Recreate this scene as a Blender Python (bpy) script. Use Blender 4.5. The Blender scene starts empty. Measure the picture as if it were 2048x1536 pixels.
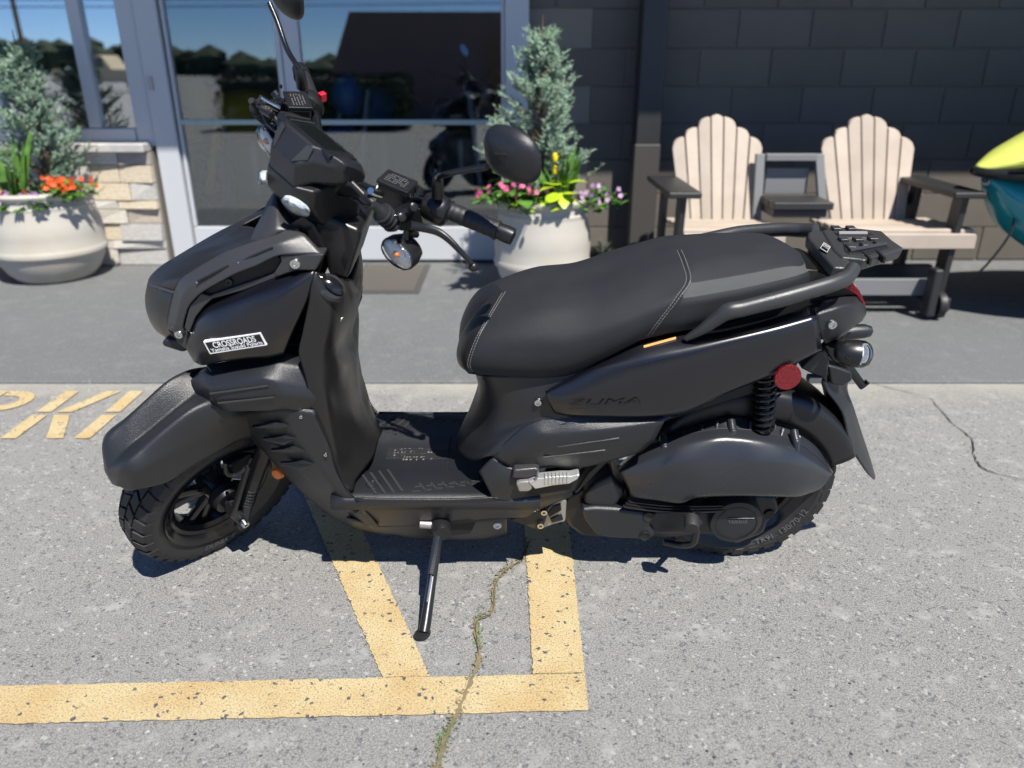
import bpy, bmesh, math, random
from mathutils import Vector, Matrix
R = math.radians
rnd = random.Random(7)
SC = bpy.context.scene
COL = SC.collection

# ------------------------------------------------------------------ camera, sky, sun, exposure
FPX, PITCH, CAMH = 1538.0, R(22.4), 1.12
cam = bpy.data.cameras.new('camera')
camo = bpy.data.objects.new('camera', cam); COL.objects.link(camo)
camo.location = (0, 0, CAMH); camo.rotation_euler = (R(90) - PITCH, 0, 0)
cam.sensor_width = 36; cam.lens = FPX / 2048 * 36
cam.clip_start = .05; cam.clip_end = 2000
cam.dof.use_dof = True; cam.dof.focus_distance = 1.70; cam.dof.aperture_fstop = 2.3
SC.camera = camo
SUNV = Vector((.30, -.58, 1.0)).normalized()
w = bpy.data.worlds.new('World'); SC.world = w; w.use_nodes = True
nt = w.node_tree; bg = nt.nodes['Background']
sky = nt.nodes.new('ShaderNodeTexSky'); sky.sky_type = 'NISHITA'; sky.sun_disc = False
sky.sun_elevation = math.asin(SUNV.z); sky.sun_rotation = math.atan2(SUNV.x, SUNV.y)
sky.air_density = .5; sky.dust_density = 0; sky.ozone_density = 8.
nt.links.new(sky.outputs[0], bg.inputs[0]); bg.inputs[1].default_value = .11
sl = bpy.data.lights.new('sun', 'SUN'); sl.energy = 4.8; sl.angle = R(.53); sl.color = (1, .95, .87)
so = bpy.data.objects.new('sun', sl); COL.objects.link(so)
so.rotation_euler = SUNV.to_track_quat('Z', 'Y').to_euler(); so.location = (3, -6, 10)
SC.view_settings.view_transform = 'Standard'; SC.view_settings.look = 'None'
SC.view_settings.exposure = .74; SC.view_settings.gamma = 1

# ------------------------------------------------------------------ materials
def mat(name, col, rough=.5, metal=0., bump=None, var=None, spec=.5, coat=0., trans=0., emit=None, ior=1.5, rvar=0., objvar=0.):
    """bump=(scale, strength); var=(scale, colour2, lo, hi)"""
    m = bpy.data.materials.new(name); m.use_nodes = True
    n = m.node_tree.nodes; l = m.node_tree.links; p = n['Principled BSDF']
    p.inputs['Base Color'].default_value = (*col, 1); p.inputs['Roughness'].default_value = rough
    p.inputs['Metallic'].default_value = metal; p.inputs['Specular IOR Level'].default_value = spec
    p.inputs['Coat Weight'].default_value = coat; p.inputs['Transmission Weight'].default_value = trans
    p.inputs['IOR'].default_value = ior
    tc = n.new('ShaderNodeTexCoord')
    if var:
        t = n.new('ShaderNodeTexNoise'); t.inputs['Scale'].default_value = var[0]; t.inputs['Detail'].default_value = 5
        l.new(tc.outputs['Object'], t.inputs[0])
        r = n.new('ShaderNodeMapRange'); r.inputs[1].default_value = var[2]; r.inputs[2].default_value = var[3]
        l.new(t.outputs[0], r.inputs[0])
        x = n.new('ShaderNodeMix'); x.data_type = 'RGBA'
        x.inputs[6].default_value = (*col, 1); x.inputs[7].default_value = (*var[1], 1)
        l.new(r.outputs[0], x.inputs[0]); l.new(x.outputs[2], p.inputs['Base Color'])
    if objvar:
        oi = n.new('ShaderNodeObjectInfo'); r = n.new('ShaderNodeMapRange'); r.inputs[3].default_value = 1 - objvar; r.inputs[4].default_value = 1 + objvar; l.new(oi.outputs['Random'], r.inputs[0])
        hs_ = n.new('ShaderNodeHueSaturation'); l.new(r.outputs[0], hs_.inputs['Value'])
        src = p.inputs['Base Color'].links[0].from_socket if p.inputs['Base Color'].links else None
        if src: l.new(src, hs_.inputs['Color'])
        else: hs_.inputs['Color'].default_value = (*col, 1)
        l.new(hs_.outputs[0], p.inputs['Base Color'])
    if rvar:
        t = n.new('ShaderNodeTexNoise'); t.inputs['Scale'].default_value = 9; t.inputs['Detail'].default_value = 6
        l.new(tc.outputs['Object'], t.inputs[0])
        r = n.new('ShaderNodeMapRange'); r.inputs[1].default_value = .3; r.inputs[2].default_value = .7
        r.inputs[3].default_value = rough - rvar; r.inputs[4].default_value = rough + rvar
        l.new(t.outputs[0], r.inputs[0]); l.new(r.outputs[0], p.inputs['Roughness'])
    if bump:
        t = n.new('ShaderNodeTexNoise'); t.inputs['Scale'].default_value = bump[0]; t.inputs['Detail'].default_value = 3
        l.new(tc.outputs['Object'], t.inputs[0])
        b = n.new('ShaderNodeBump'); b.inputs['Strength'].default_value = bump[1]; b.inputs['Distance'].default_value = .002
        l.new(t.outputs[0], b.inputs['Height']); l.new(b.outputs[0], p.inputs['Normal'])
    return m

def asphalt_mat(name, base, agg, dark, paint=None, scale=1., dust=False, blotch=.8):
    m = bpy.data.materials.new(name); m.use_nodes = True
    n = m.node_tree.nodes; l = m.node_tree.links; p = n['Principled BSDF']
    p.inputs['Roughness'].default_value = .85; p.inputs['Specular IOR Level'].default_value = .3
    g = n.new('ShaderNodeNewGeometry')
    def noise(s, d=6, r=.6):
        t = n.new('ShaderNodeTexNoise'); t.inputs['Scale'].default_value = s * scale; t.inputs['Detail'].default_value = d
        t.inputs['Roughness'].default_value = r; l.new(g.outputs['Position'], t.inputs['Vector']); return t
    def mrange(src, a, b):
        r = n.new('ShaderNodeMapRange'); r.inputs[1].default_value = a; r.inputs[2].default_value = b
        l.new(src, r.inputs[0]); return r.outputs[0]
    def mix(f, a, b):
        x = n.new('ShaderNodeMix'); x.data_type = 'RGBA'; l.new(f, x.inputs[0])
        for v, i in ((a, 6), (b, 7)):
            if isinstance(v, tuple): x.inputs[i].default_value = (*v, 1)
            else: l.new(v, x.inputs[i])
        return x.outputs[2]
    big = noise(1.6, 6); mid = noise(230, 4, .7); fine = noise(520, 3, .8)
    vor = n.new('ShaderNodeTexVoronoi'); vor.inputs['Scale'].default_value = 150 * scale
    warp = n.new('ShaderNodeVectorMath'); warp.operation = 'ADD'
    wn = noise(110, 2); ws = n.new('ShaderNodeVectorMath'); ws.operation = 'SCALE'; ws.inputs['Scale'].default_value = .010
    l.new(wn.outputs['Color'], ws.inputs[0]); l.new(g.outputs['Position'], warp.inputs[0]); l.new(ws.outputs[0], warp.inputs[1])
    l.new(warp.outputs[0], vor.inputs['Vector'])
    sep = n.new('ShaderNodeSeparateColor'); l.new(vor.outputs['Color'], sep.inputs[0])
    c = mix(mrange(big.outputs[0], .35, .7), base, tuple(b * blotch for b in base))
    st_ = noise(.55, 7, .62)
    c = mix(mrange(st_.outputs[0], .56, .70), c, tuple(b * blotch * .95 for b in base))
    c = mix(mrange(mid.outputs[0], .44, .56), c, agg)
    c = mix(mrange(fine.outputs[0], .53, .63), c, tuple(a * 1.25 for a in agg))
    c = mix(mrange(fine.outputs[0], .46, .38), c, tuple(d * 1.5 for d in dark))
    c = mix(mrange(noise(14, 6, .7).outputs[0], .54, .68), c, tuple(a * 1.08 for a in agg))
    stone = mrange(sep.outputs[0], .90, .92)
    hf = n.new('ShaderNodeMath'); hf.operation = 'MULTIPLY'; l.new(stone, hf.inputs[0]); l.new(mrange(noise(240, 4, .7).outputs[0], .42, .52), hf.inputs[1])
    c = mix(hf.outputs[0], c, tuple(d * 2.0 for d in dark))
    stone2 = mrange(sep.outputs[1], .975, .985)
    c = mix(stone2, c, tuple(a * 1.2 for a in agg))
    if dust:
        sy = n.new('ShaderNodeSeparateXYZ'); l.new(g.outputs['Position'], sy.inputs[0])
        dn = noise(5, 6); ad = n.new('ShaderNodeMath'); ad.operation = 'MULTIPLY_ADD'; l.new(dn.outputs[0], ad.inputs[0]); ad.inputs[1].default_value = .5; l.new(sy.outputs[1], ad.inputs[2])
        c = mix(mrange(ad.outputs[0], 2.80, 3.05), c, tuple(a * k for a, k in zip(agg, (1.12, 1.08, .98))))
    if paint:
        wear = noise(40, 9, .8); spk = noise(260, 4, .8)
        pc = mix(mrange(noise(7, 5).outputs[0], .4, .65), paint, tuple(q * k for q, k in zip(paint, (.90, .80, .66))))
        pc = mix(mrange(spk.outputs[0], .55, .7), pc, tuple(min(1, q * k) for q, k in zip(paint, (1.15, 1.18, 1.25))))
        keep = n.new('ShaderNodeMath'); keep.operation = 'MINIMUM'
        l.new(mrange(spk.outputs[0], .40, .46), keep.inputs[0]); l.new(mrange(wear.outputs[0], .30, .38), keep.inputs[1])
        c = mix(keep.outputs[0], c, pc)
        k2 = n.new('ShaderNodeMath'); k2.operation = 'SUBTRACT'; k2.inputs[0].default_value = 1
        l.new(mrange(sep.outputs[0], .965, .975), k2.inputs[1])
        c2 = c; c = mix(k2.outputs[0], tuple(d * 2 for d in dark), c2)
    l.new(c, p.inputs['Base Color'])
    b = n.new('ShaderNodeBump'); b.inputs['Strength'].default_value = .75; b.inputs['Distance'].default_value = .004
    add = n.new('ShaderNodeMath'); l.new(mid.outputs[0], add.inputs[0]); l.new(fine.outputs[0], add.inputs[1])
    l.new(add.outputs[0], b.inputs['Height']); l.new(b.outputs[0], p.inputs['Normal'])
    return m

def glass_mat(name, tint, refl, rough=0.):
    m = bpy.data.materials.new(name); m.use_nodes = True
    n = m.node_tree.nodes; l = m.node_tree.links; n.remove(n['Principled BSDF'])
    o = n['Material Output']; t = n.new('ShaderNodeBsdfTransparent'); t.inputs[0].default_value = (*tint, 1)
    g = n.new('ShaderNodeBsdfGlossy'); g.inputs['Roughness'].default_value = rough; g.inputs[0].default_value = (.95, .98, 1, 1)
    f = n.new('ShaderNodeFresnel'); f.inputs[0].default_value = 1.5
    a = n.new('ShaderNodeMath'); a.operation = 'ADD'; a.inputs[1].default_value = refl; a.use_clamp = True
    l.new(f.outputs[0], a.inputs[0])
    x = n.new('ShaderNodeMixShader'); l.new(a.outputs[0], x.inputs[0]); l.new(t.outputs[0], x.inputs[1]); l.new(g.outputs[0], x.inputs[2])
    l.new(x.outputs[0], o.inputs[0]); return m

MT = {
 'asphalt': asphalt_mat('asphalt', (.185, .184, .176), (.34, .338, .325), (.06, .064, .07), dust=True),
 'paint': asphalt_mat('yellow_road_paint', (.16, .155, .15), (.23, .22, .2), (.05, .05, .055), paint=(.60, .485, .27)),
 'sidewalk': asphalt_mat('sidewalk_concrete', (.132, .138, .142), (.175, .18, .182), (.085, .09, .095), scale=.8, blotch=.62),
 'plastic': mat('textured_black_plastic', (.0132, .0145, .0172), .38, bump=(560, .38), rvar=.05, spec=.55),
 'plastic_g': mat('grey_black_plastic', (.032, .0325, .034), .36, bump=(700, .22), rvar=.05, spec=.6),
 'cover': mat('grey_satin_cover', (.0200, .0220, .0270), .29, bump=(700, .15), rvar=.05, spec=.6),
 'painted': mat('matt_midnight_paint', (.0042, .0046, .0078), .29, rvar=.03, spec=.75, bump=(1800, .05)),
 'gloss': mat('gloss_black', (.008, .008, .009), .16, spec=.55, rvar=.03),
 'satin': mat('satin_black', (.009, .009, .010), .36, spec=.5, rvar=.05),
 'inner': mat('scuffed_black_plastic', (.0125, .012, .012), .36, rvar=.10, bump=(14, .05), spec=.5),
 'dark': mat('deep_black', (.006, .006, .007), .6),
 'rubber': mat('tyre_rubber', (.016, .016, .017), .62, bump=(160, .2), rvar=.1),
 'rubber_s': mat('sidewall_rubber', (.02, .02, .021), .55, rvar=.1, bump=(60, .1)),
 'grip': mat('grip_rubber', (.014, .014, .016), .5, bump=(500, .3)),
 'seat': mat('seat_vinyl', (.0150, .0170, .0210), .68, bump=(640, .5), spec=.3, var=(16, (.0180, .0200, .0240), .4, .7)),
 'seat_s': mat('smooth_vinyl', (.014, .014, .015), .42, bump=(500, .2)),
 'seatband': mat('weave_vinyl', (.07, .075, .072), .38, bump=(1400, .9), spec=.7),
 'thread': mat('thread', (.26, .26, .25), .8),
 'chrome': mat('zinc_bolt', (.62, .62, .6), .22, metal=1),
 'alu': mat('cast_aluminium', (.62, .63, .63), .42, metal=.75, bump=(300, .15)),
 'alu_d': mat('grey_aluminium', (.34, .33, .31), .45, metal=.6),
 'steel_d': mat('black_steel', (.012, .012, .013), .33, spec=.5),
 'spring': mat('dark_spring_steel', (.10, .10, .105), .3, metal=.8),
 'lampback': mat('lamp_reflector', (.42, .45, .48), .3, bump=(170, 2.)),
 'brown': mat('bronzed_plate', (.05, .04, .03), .5, metal=.3),
 'red': mat('red_lens', (.20, .004, .008), .10, spec=.6, bump=(420, 1.2), var=(300, (.10, .002, .004), .45, .55)),
 'redsw': mat('red_switch', (.6, .01, .03), .35),
 'amber': mat('amber_lens', (.75, .18, .01), .12, spec=.7, bump=(300, .3)),
 'lens': glass_mat('clear_lens', (.93, .95, .97), .05, .05),
 'lensback': mat('lens_reflector', (.80, .82, .84), .28, metal=0., bump=(170, 3.0)),
 'screen': mat('lcd_screen', (.006, .008, .008), .06, spec=.6),
 'mirror': mat('mirror_glass', (.8, .82, .85), .03, metal=1),
 'white': mat('white_print', (.78, .78, .78), .5),
 'stickblk': mat('sticker_black', (.008, .008, .009), .3),
 'orange': mat('orange_label', (.85, .33, .06), .4),
 'grey_print': mat('grey_print', (.09, .09, .09), .5),
 'yscreen': mat('scratch_print', (.16, .15, .14), .6),
 'label': mat('clear_label_glare', (.20, .20, .19), .18, spec=.6),
 'tarnish': mat('painted_metal_frame', (.46, .48, .50), .45, rvar=.05),
 'wall': mat('dark_taupe_block_paint', (.115, .103, .086), .75, bump=(60, .35), var=(5, (.095, .086, .074), .35, .7), objvar=.08),
 'mortar': mat('mortar', (.19, .172, .145), .9, bump=(150, .4)),
 'glass': glass_mat('storefront_glass', (.86, .91, .93), .085),
 'glasswin': glass_mat('window_glass', (.6, .66, .7), .36),
 'planter': mat('stone_resin_planter', (.43, .41, .365), .7, bump=(90, .25), var=(4, (.39, .35, .28), .45, .75)),
 'soil': mat('soil', (.03, .022, .015), .95, bump=(90, .8)),
 'pot': mat('nursery_pot', (.012, .012, .013), .5),
 'cream': mat('recycled_plastic_sand', (.43, .365, .30), .6, bump=(120, .2), var=(7, (.37, .31, .255), .4, .7), objvar=.09),
 'chairblk': mat('recycled_plastic_black', (.02, .02, .021), .5, bump=(120, .2)),
 'chairgrey': mat('weathered_grey_plastic', (.16, .165, .17), .55, bump=(120, .2)),
 'pipe': mat('downpipe_paint', (.026, .026, .027), .45),
 'pipe_lower': mat('downpipe_lower', (.05, .047, .044), .6, bump=(60, .2)),
 'jyellow': mat('jetski_yellow', (.72, .78, .16), .25, coat=.4),
 'jblack': mat('jetski_black', (.012, .012, .013), .4),
 'jteal': mat('jetski_teal', (.01, .23, .27), .22, coat=.5),
 'matt': mat('mat_rubber', (.12, .11, .095), .85, bump=(200, .5)),
 'matedge': mat('mat_edge', (.06, .06, .06), .8),
 'room': mat('showroom_wall', (.05, .05, .052), .8),
 'roomfloor': mat('showroom_floor', (.16, .15, .14), .4),
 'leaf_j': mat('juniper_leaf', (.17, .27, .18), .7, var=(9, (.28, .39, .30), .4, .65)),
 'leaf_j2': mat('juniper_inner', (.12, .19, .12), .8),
 'bark': mat('bark', (.13, .085, .05), .9),
 'leaf_g': mat('green_leaf', (.06, .15, .025), .5, var=(20, (.10, .22, .03), .4, .6)),
 'leaf_d': mat('dark_leaf', (.045, .05, .04), .5, var=(15, (.09, .11, .07), .45, .6)),
 'leaf_l': mat('lime_leaf', (.42, .55, .02), .45, var=(25, (.3, .48, .02), .4, .6)),
 'fl_red': mat('scarlet_petal', (.80, .09, .015), .6),
 'fl_pink': mat('pink_petal', (.72, .13, .27), .6),
 'fl_lilac': mat('lilac_petal', (.58, .34, .60), .6),
 'fl_yel': mat('yellow_petal', (.85, .62, .02), .5),
 'moss': mat('crack_dirt', (.19, .15, .085), .95, bump=(120, 1.), var=(40, (.12, .12, .06), .45, .6)),
 'crack': mat('crack_dark', (.035, .033, .03), .95),
 'shed': mat('brown_siding', (.22, .16, .145), .8),
 'hedge': mat('far_foliage', (.03, .05, .02), .9),
 'tan': mat('tan_paint', (.55, .46, .28), .35),
 'wood': mat('pole_wood', (.22, .15, .09), .9),
 'soffit': mat('canopy_metal', (.12, .12, .12), .6),
 'yellow_bike': mat('bike_yellow', (.55, .36, .02), .3),
 'blue_rim': mat('bike_blue', (.02, .10, .32), .3),
 'bike_white': mat('bike_white', (.45, .45, .45), .35),
}
STONES = [mat('ledgestone', c, .9, bump=(40, 1.2), var=(9, v, .4, .65), objvar=.12) for c, v in (
  ((.55, .51, .44), (.66, .63, .57)), ((.46, .40, .33), (.38, .33, .29)), ((.60, .58, .53), (.48, .46, .43)),
  ((.36, .35, .34), (.45, .43, .40)), ((.60, .54, .43), (.52, .42, .28)), ((.30, .27, .25), (.38, .33, .29)))]

# ------------------------------------------------------------------ mesh helpers
def mk(name, verts, faces, m, parent=None, smooth=True, angle=40, M=None, bev=0., solid=0., sub=0, segs=2):
    me = bpy.data.meshes.new(name); me.from_pydata([tuple(v) for v in verts], [], faces); me.update()
    bm = bmesh.new(); bm.from_mesh(me); bmesh.ops.remove_doubles(bm, verts=bm.verts, dist=1e-5)
    bmesh.ops.recalc_face_normals(bm, faces=bm.faces); bm.to_mesh(me); bm.free()
    if smooth:
        me.polygons.foreach_set('use_smooth', [True] * len(me.polygons))
        if not solid and not bev: me.set_sharp_from_angle(angle=R(angle))
    o = bpy.data.objects.new(name, me); COL.objects.link(o)
    if m: me.materials.append(MT[m] if isinstance(m, str) else m)
    if parent: o.parent = parent
    if M is not None: o.matrix_local = M
    if solid:
        s = o.modifiers.new('solid', 'SOLIDIFY'); s.thickness = solid; s.offset = 0; s.use_even_offset = False
    if bev:
        b = o.modifiers.new('bevel', 'BEVEL'); b.width = bev; b.segments = segs; b.limit_method = 'ANGLE'; b.angle_limit = R(30)
        b.harden_normals = True
    return o

class MB:
    """collects shapes into one mesh"""
    def __init__(s): s.v = []; s.f = []
    def add(s, v, f):
        n = len(s.v); s.v += [Vector(q) for q in v]; s.f += [tuple(i + n for i in q) for q in f]; return s
    def box(s, lo, hi, M=None):
        v = [Vector((x, y, z)) for x in (lo[0], hi[0]) for y in (lo[1], hi[1]) for z in (lo[2], hi[2])]
        if M is not None: v = [M @ q for q in v]
        return s.add(v, [(0, 1, 3, 2), (4, 6, 7, 5), (0, 4, 5, 1), (2, 3, 7, 6), (0, 2, 6, 4), (1, 5, 7, 3)])
    def tube(s, pts, r, seg=12, flat=1., up=None, cap=True):
        pts = [Vector(p) for p in pts]; n = len(pts)
        rr = r if isinstance(r, (list, tuple)) else [r] * n
        T = [(pts[min(i + 1, n - 1)] - pts[max(i - 1, 0)]).normalized() for i in range(n)]
        u = Vector(up) if up else (Vector((0, 0, 1)) if abs(T[0].z) < .9 else Vector((1, 0, 0)))
        rings = []
        for i in range(n):
            a = (u - T[i] * u.dot(T[i]))
            a = a.normalized() if a.length > 1e-6 else T[i].orthogonal().normalized()
            b = T[i].cross(a); u = a if not up else Vector(up)
            rings.append([pts[i] + (a * math.cos(t) + b * math.sin(t) * flat) * rr[i] for t in [2 * math.pi * k / seg for k in range(seg)]])
        v = [q for g in rings for q in g]; f = []
        for i in range(n - 1):
            for k in range(seg):
                a = i * seg + k; b = i * seg + (k + 1) % seg; f.append((a, b, b + seg, a + seg))
        if cap: f.append(tuple(range(seg))[::-1]); f.append(tuple((n - 1) * seg + k for k in range(seg)))
        return s.add(v, f)
    def lathe(s, prof, origin, axis, seg=24, sx=1., sy=1., xdir=None, closed=False):
        """prof list of (radius, height along axis)"""
        ax = Vector(axis).normalized(); a = Vector(xdir) if xdir else ax.orthogonal()
        a = (a - ax * a.dot(ax)).normalized(); b = ax.cross(a); o = Vector(origin); n = len(prof)
        v = [o + ax * h + (a * math.cos(t) * sx + b * math.sin(t) * sy) * r for r, h in prof for t in [2 * math.pi * k / seg for k in range(seg)]]
        f = []
        for i in range(n if closed else n - 1):
            j = (i + 1) % n
            for k in range(seg):
                f.append((i * seg + k, i * seg + (k + 1) % seg, j * seg + (k + 1) % seg, j * seg + k))
        if not closed:
            f.append(tuple(range(seg))[::-1]); f.append(tuple((n - 1) * seg + k for k in range(seg)))
        return s.add(v, f)
    def prism(s, poly, ext):
        """poly: list of Vector; ext: Vector (or list of)"""
        n = len(poly); poly = [Vector(p) for p in poly]
        e = ext if isinstance(ext, list) else [Vector(ext)] * n
        return s.add(poly + [p + q for p, q in zip(poly, e)],
                     [tuple(range(n)), tuple(range(2 * n - 1, n - 1, -1))] + [(i, (i + 1) % n, (i + 1) % n + n, i + n) for i in range(n)])
    def ball(s, c, r, seg=12, sc=(1, 1, 1)):
        c = Vector(c); v = []; f = []; m = seg // 2
        for i in range(m + 1):
            a = math.pi * i / m
            for k in range(seg):
                t = 2 * math.pi * k / seg
                v.append(c + Vector((math.sin(a) * math.cos(t) * sc[0], math.sin(a) * math.sin(t) * sc[1], math.cos(a) * sc[2])) * r)
        for i in range(m):
            for k in range(seg): f.append((i * seg + k, i * seg + (k + 1) % seg, (i + 1) * seg + (k + 1) % seg, (i + 1) * seg + k))
        return s.add(v, f)
    def mirror_y(s):
        n = len(s.v); s.v += [Vector((q.x, -q.y, q.z)) for q in s.v]; s.f += [tuple(i + n for i in q[::-1]) for q in s.f]; return s
    def flip_y(s):
        s.v = [Vector((q.x, -q.y, q.z)) for q in s.v]; s.f = [q[::-1] for q in s.f]; return s
    def build(s, name, m, parent=None, **k): return mk(name, s.v, s.f, m, parent, **k)

def cr(p, n, ten=0.):
    """cardinal spline through list of Vectors, n steps per span"""
    out = []; L = len(p)
    for i in range(L - 1):
        p0 = p[i - 1] if i else p[0] * 2 - p[1]; p3 = p[i + 2] if i + 2 < L else p[-1] * 2 - p[-2]
        p1, p2 = p[i], p[i + 1]; t1 = (p2 - p0) * (.5 * (1 - ten)); t2 = (p3 - p1) * (.5 * (1 - ten))
        for k in range(n):
            t = k / n; a = t * t * t; b = t * t
            out.append(p1 * (2 * a - 3 * b + 1) + t1 * (a - 2 * b + t) + p2 * (-2 * a + 3 * b) + t2 * (a - b))
    out.append(p[-1].copy()); return out
def surf(grid, nu=5, nv=5, tu=0., tv=0.):
    rows = [cr(r, nu, tu) for r in grid]
    cols = [cr([r[j] for r in rows], nv, tv) for j in range(len(rows[0]))]
    return [[cols[j][i] for j in range(len(cols))] for i in range(len(cols[0]))]
def gridfaces(g):
    h = len(g); wd = len(g[0])
    return [q for r in g for q in r], [(i * wd + j, i * wd + j + 1, (i + 1) * wd + j + 1, (i + 1) * wd + j) for i in range(h - 1) for j in range(wd - 1)]

ZN = {'G': (0, 0, 1.), 'A': (480, 0, 2.742), 'B': (200, 380, 3.657), 'C': (200, 700, 3.339), 'D': (620, 560, 2.743), 'E': (900, 420, 2.226),
      'F': (1080, 640, 2.844), 'T': (1480, 420, 2.742), 'K': (1000, 880, 5.689), 'U': (640, 520, 2.742), 'V': (720, 300, 5.689)}
def pxl(z, x, y): a = ZN[z]; return a[0] + x / a[2], a[1] + y / a[2]
def sight(px, py):
    v = (768 - py) / FPX
    return Vector(((px - 1024) / FPX, math.cos(PITCH) + v * math.sin(PITCH), -math.sin(PITCH) + v * math.cos(PITCH)))
def onground(px, py, z=0.):
    d = sight(px, py); t = (z - CAMH) / d.z; return Vector((d.x * t, d.y * t, z))
def onwall(px, py, y):
    d = sight(px, py); t = y / d.y; return Vector((d.x * t, y, CAMH + d.z * t))
class Fr:
    """a frame of reference of the scooter: its lateral plane is y = -w (left side of the machine: w > 0)"""
    def __init__(s, M): s.M = M; s.i = M.inverted(); s.o = s.i @ Vector((0, 0, CAMH)); s.r = s.i.to_3x3()
    def P(s, x, y, w, z='G', wa=None):
        d = s.r @ sight(*pxl(z, x, y)); t = (-w - s.o.y) / d.y; p = s.o + d * t
        if wa is not None: p.y = -wa
        return p
    def Z(s, x, y, h, z='G'):
        d = s.r @ sight(*pxl(z, x, y)); t = (h - s.o.z) / d.z; return s.o + d * t
    def G(s, zone, rows):
        return [[s.P(q[0], q[1], q[2], q[3] if len(q) > 3 and q[3] else zone, q[4] if len(q) > 4 else None) for q in r] for r in rows]
def thing(name, label, cat, loc=(0, 0, 0), group=None):
    o = bpy.data.objects.new(name, None); COL.objects.link(o); o.location = loc
    o['label'] = label; o['category'] = cat
    if group: o['group'] = group
    return o
def tag(o, label, cat, group=None):
    o['label'] = label; o['category'] = cat
    if group: o['group'] = group
    return o
def struct(o): o['kind'] = 'structure'; return o
def stuff(o): o['kind'] = 'stuff'; return o
def textmesh(s, bold=False):
    c = bpy.data.curves.new('t', 'FONT'); c.body = s; c.align_x = 'LEFT'
    if bold: c.offset = .012
    o = bpy.data.objects.new('t', c); COL.objects.link(o); dg = bpy.context.evaluated_depsgraph_get()
    me = o.evaluated_get(dg).to_mesh(); v = [q.co.copy() for q in me.vertices]; f = [tuple(p.vertices) for p in me.polygons]
    bpy.data.objects.remove(o); bpy.data.curves.remove(c)
    x0 = min(q.x for q in v); x1 = max(q.x for q in v); y0 = min(q.y for q in v); y1 = max(q.y for q in v)
    return [((q.x - x0) / (x1 - x0), (q.y - y0) / (y1 - y0)) for q in v], f
def text_quad(s, bl, br, tl, name, m, parent, lift, M=None, bold=False):
    """lettering laid into the parallelogram bl-br-tl"""
    uv, f = textmesh(s, bold); n = (br - bl).cross(tl - bl).normalized() * lift
    return mk(name, [bl + (br - bl) * a + (tl - bl) * b + n for a, b in uv], f, m, parent, smooth=False, M=M)

# ------------------------------------------------------------------ ground
def sheet(name, pts, z, m): return struct(mk(name, [(p[0], p[1], z) for p in pts], [tuple(range(len(pts)))], m, smooth=False))
KY = 2.717; WY = 4.70
sheet('ground', [(-400, -400), (400, -400), (400, 400), (-400, 400)], 0, 'asphalt')
sw = MB(); sw.box((-14, KY, -.05), (14, WY + .3, .012)); struct(sw.build('sidewalk', 'sidewalk', smooth=False, bev=.006))
def gpoly(px, z=.004): return [onground(*q, z) for q in px]
def stripe(px, name='painted_line'):
    return sheet(name, [(p.x, p.y) for p in gpoly(px)], .004, 'paint')
def rough_edge(a, b, n=140, amp=.0018):
    a = Vector(a); b = Vector(b); t = (b - a); nn = Vector((-t.y, t.x, 0)).normalized()
    return [a + t * (i / n) + nn * rnd.uniform(-amp, amp) for i in range(n)]
def rough_poly(px):
    P = gpoly(px); out = []
    for i in range(len(P)): out += rough_edge(P[i], P[(i + 1) % len(P)])
    return out
# border of the painted bay: three butted strips
for q in ([(-420, 1381), (1067, 1348.5), (1169.5, 1346.5), (1177, 1421), (-420, 1457)], [(765, 1354), (605, 985), (540, 840), (615, 840), (690, 985), (860, 1352)], [(1066, 1347), (1046, 1000), (1040, 900), (1122, 900), (1133, 1000), (1169, 1345)]):
    rq_ = rough_poly(q); struct(mk('painted_line', rq_, [tuple(range(len(rq_)))], 'paint', smooth=False))
def letter(segs):
    mb = MB()
    for q in segs: mb.add([(a, b, .004) for a, b in q], [tuple(range(len(q)))])
    struct(mb.build('painted_letter', 'paint', smooth=False))
Y0, Y1, YM = 2.245, 2.64, 2.44; g2 = .012; sw_ = .052
def bar(x0, x1, ya, yb, xw): return [(x0, ya), (x0 + xw, ya), (x1 + xw, yb), (x1, yb)]
x = -1.665; letter([bar(x, x, Y0, YM - g2, sw_), bar(x, x, YM + g2, Y1, sw_), bar(x + .15, x + .075, Y0, YM - g2, .055), bar(x + .07, x + .155, YM + g2, Y1, .055)])
x = -1.425; letter([bar(x, x, Y0, YM - g2, sw_), bar(x, x, YM + g2, Y1, sw_)])
x = -1.33; letter([bar(x, x, Y0, YM - g2, sw_), bar(x, x, YM + g2, Y1, sw_), bar(x + .13, x + .06, Y0, YM - g2, .05), bar(x + .05, x + .0, YM + g2, Y1, .05), bar(x + .18, x + .18, Y0, Y1, sw_)])
x = -1.93
import math as _m
def arc(cx, cy, r0, r1, a0, a1, n=10):
    A = [a0 + (a1 - a0) * i / n for i in range(n + 1)]
    return [(cx + r1 * _m.cos(R(a)), cy + r1 * _m.sin(R(a))) for a in A] + [(cx + r0 * _m.cos(R(a)), cy + r0 * _m.sin(R(a))) for a in A[::-1]]
letter([bar(x, x, Y0, YM - g2, sw_), bar(x, x, YM + g2, Y1, sw_), bar(x + .15, x + .085, Y0, YM - g2, .055), arc(x + .10, 2.55, .042, .09, -88, 88), [(x + .06, Y1 - .045), (x + .10, Y1 - .045), (x + .10, Y1), (x + .06, Y1)]])
x = -1.08; letter([arc(x + .1, 2.443, .08, .14, 60, 300, 20), [(x + .1, 2.40), (x + .19, 2.40), (x + .19, 2.45), (x + .1, 2.45)]])
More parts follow.
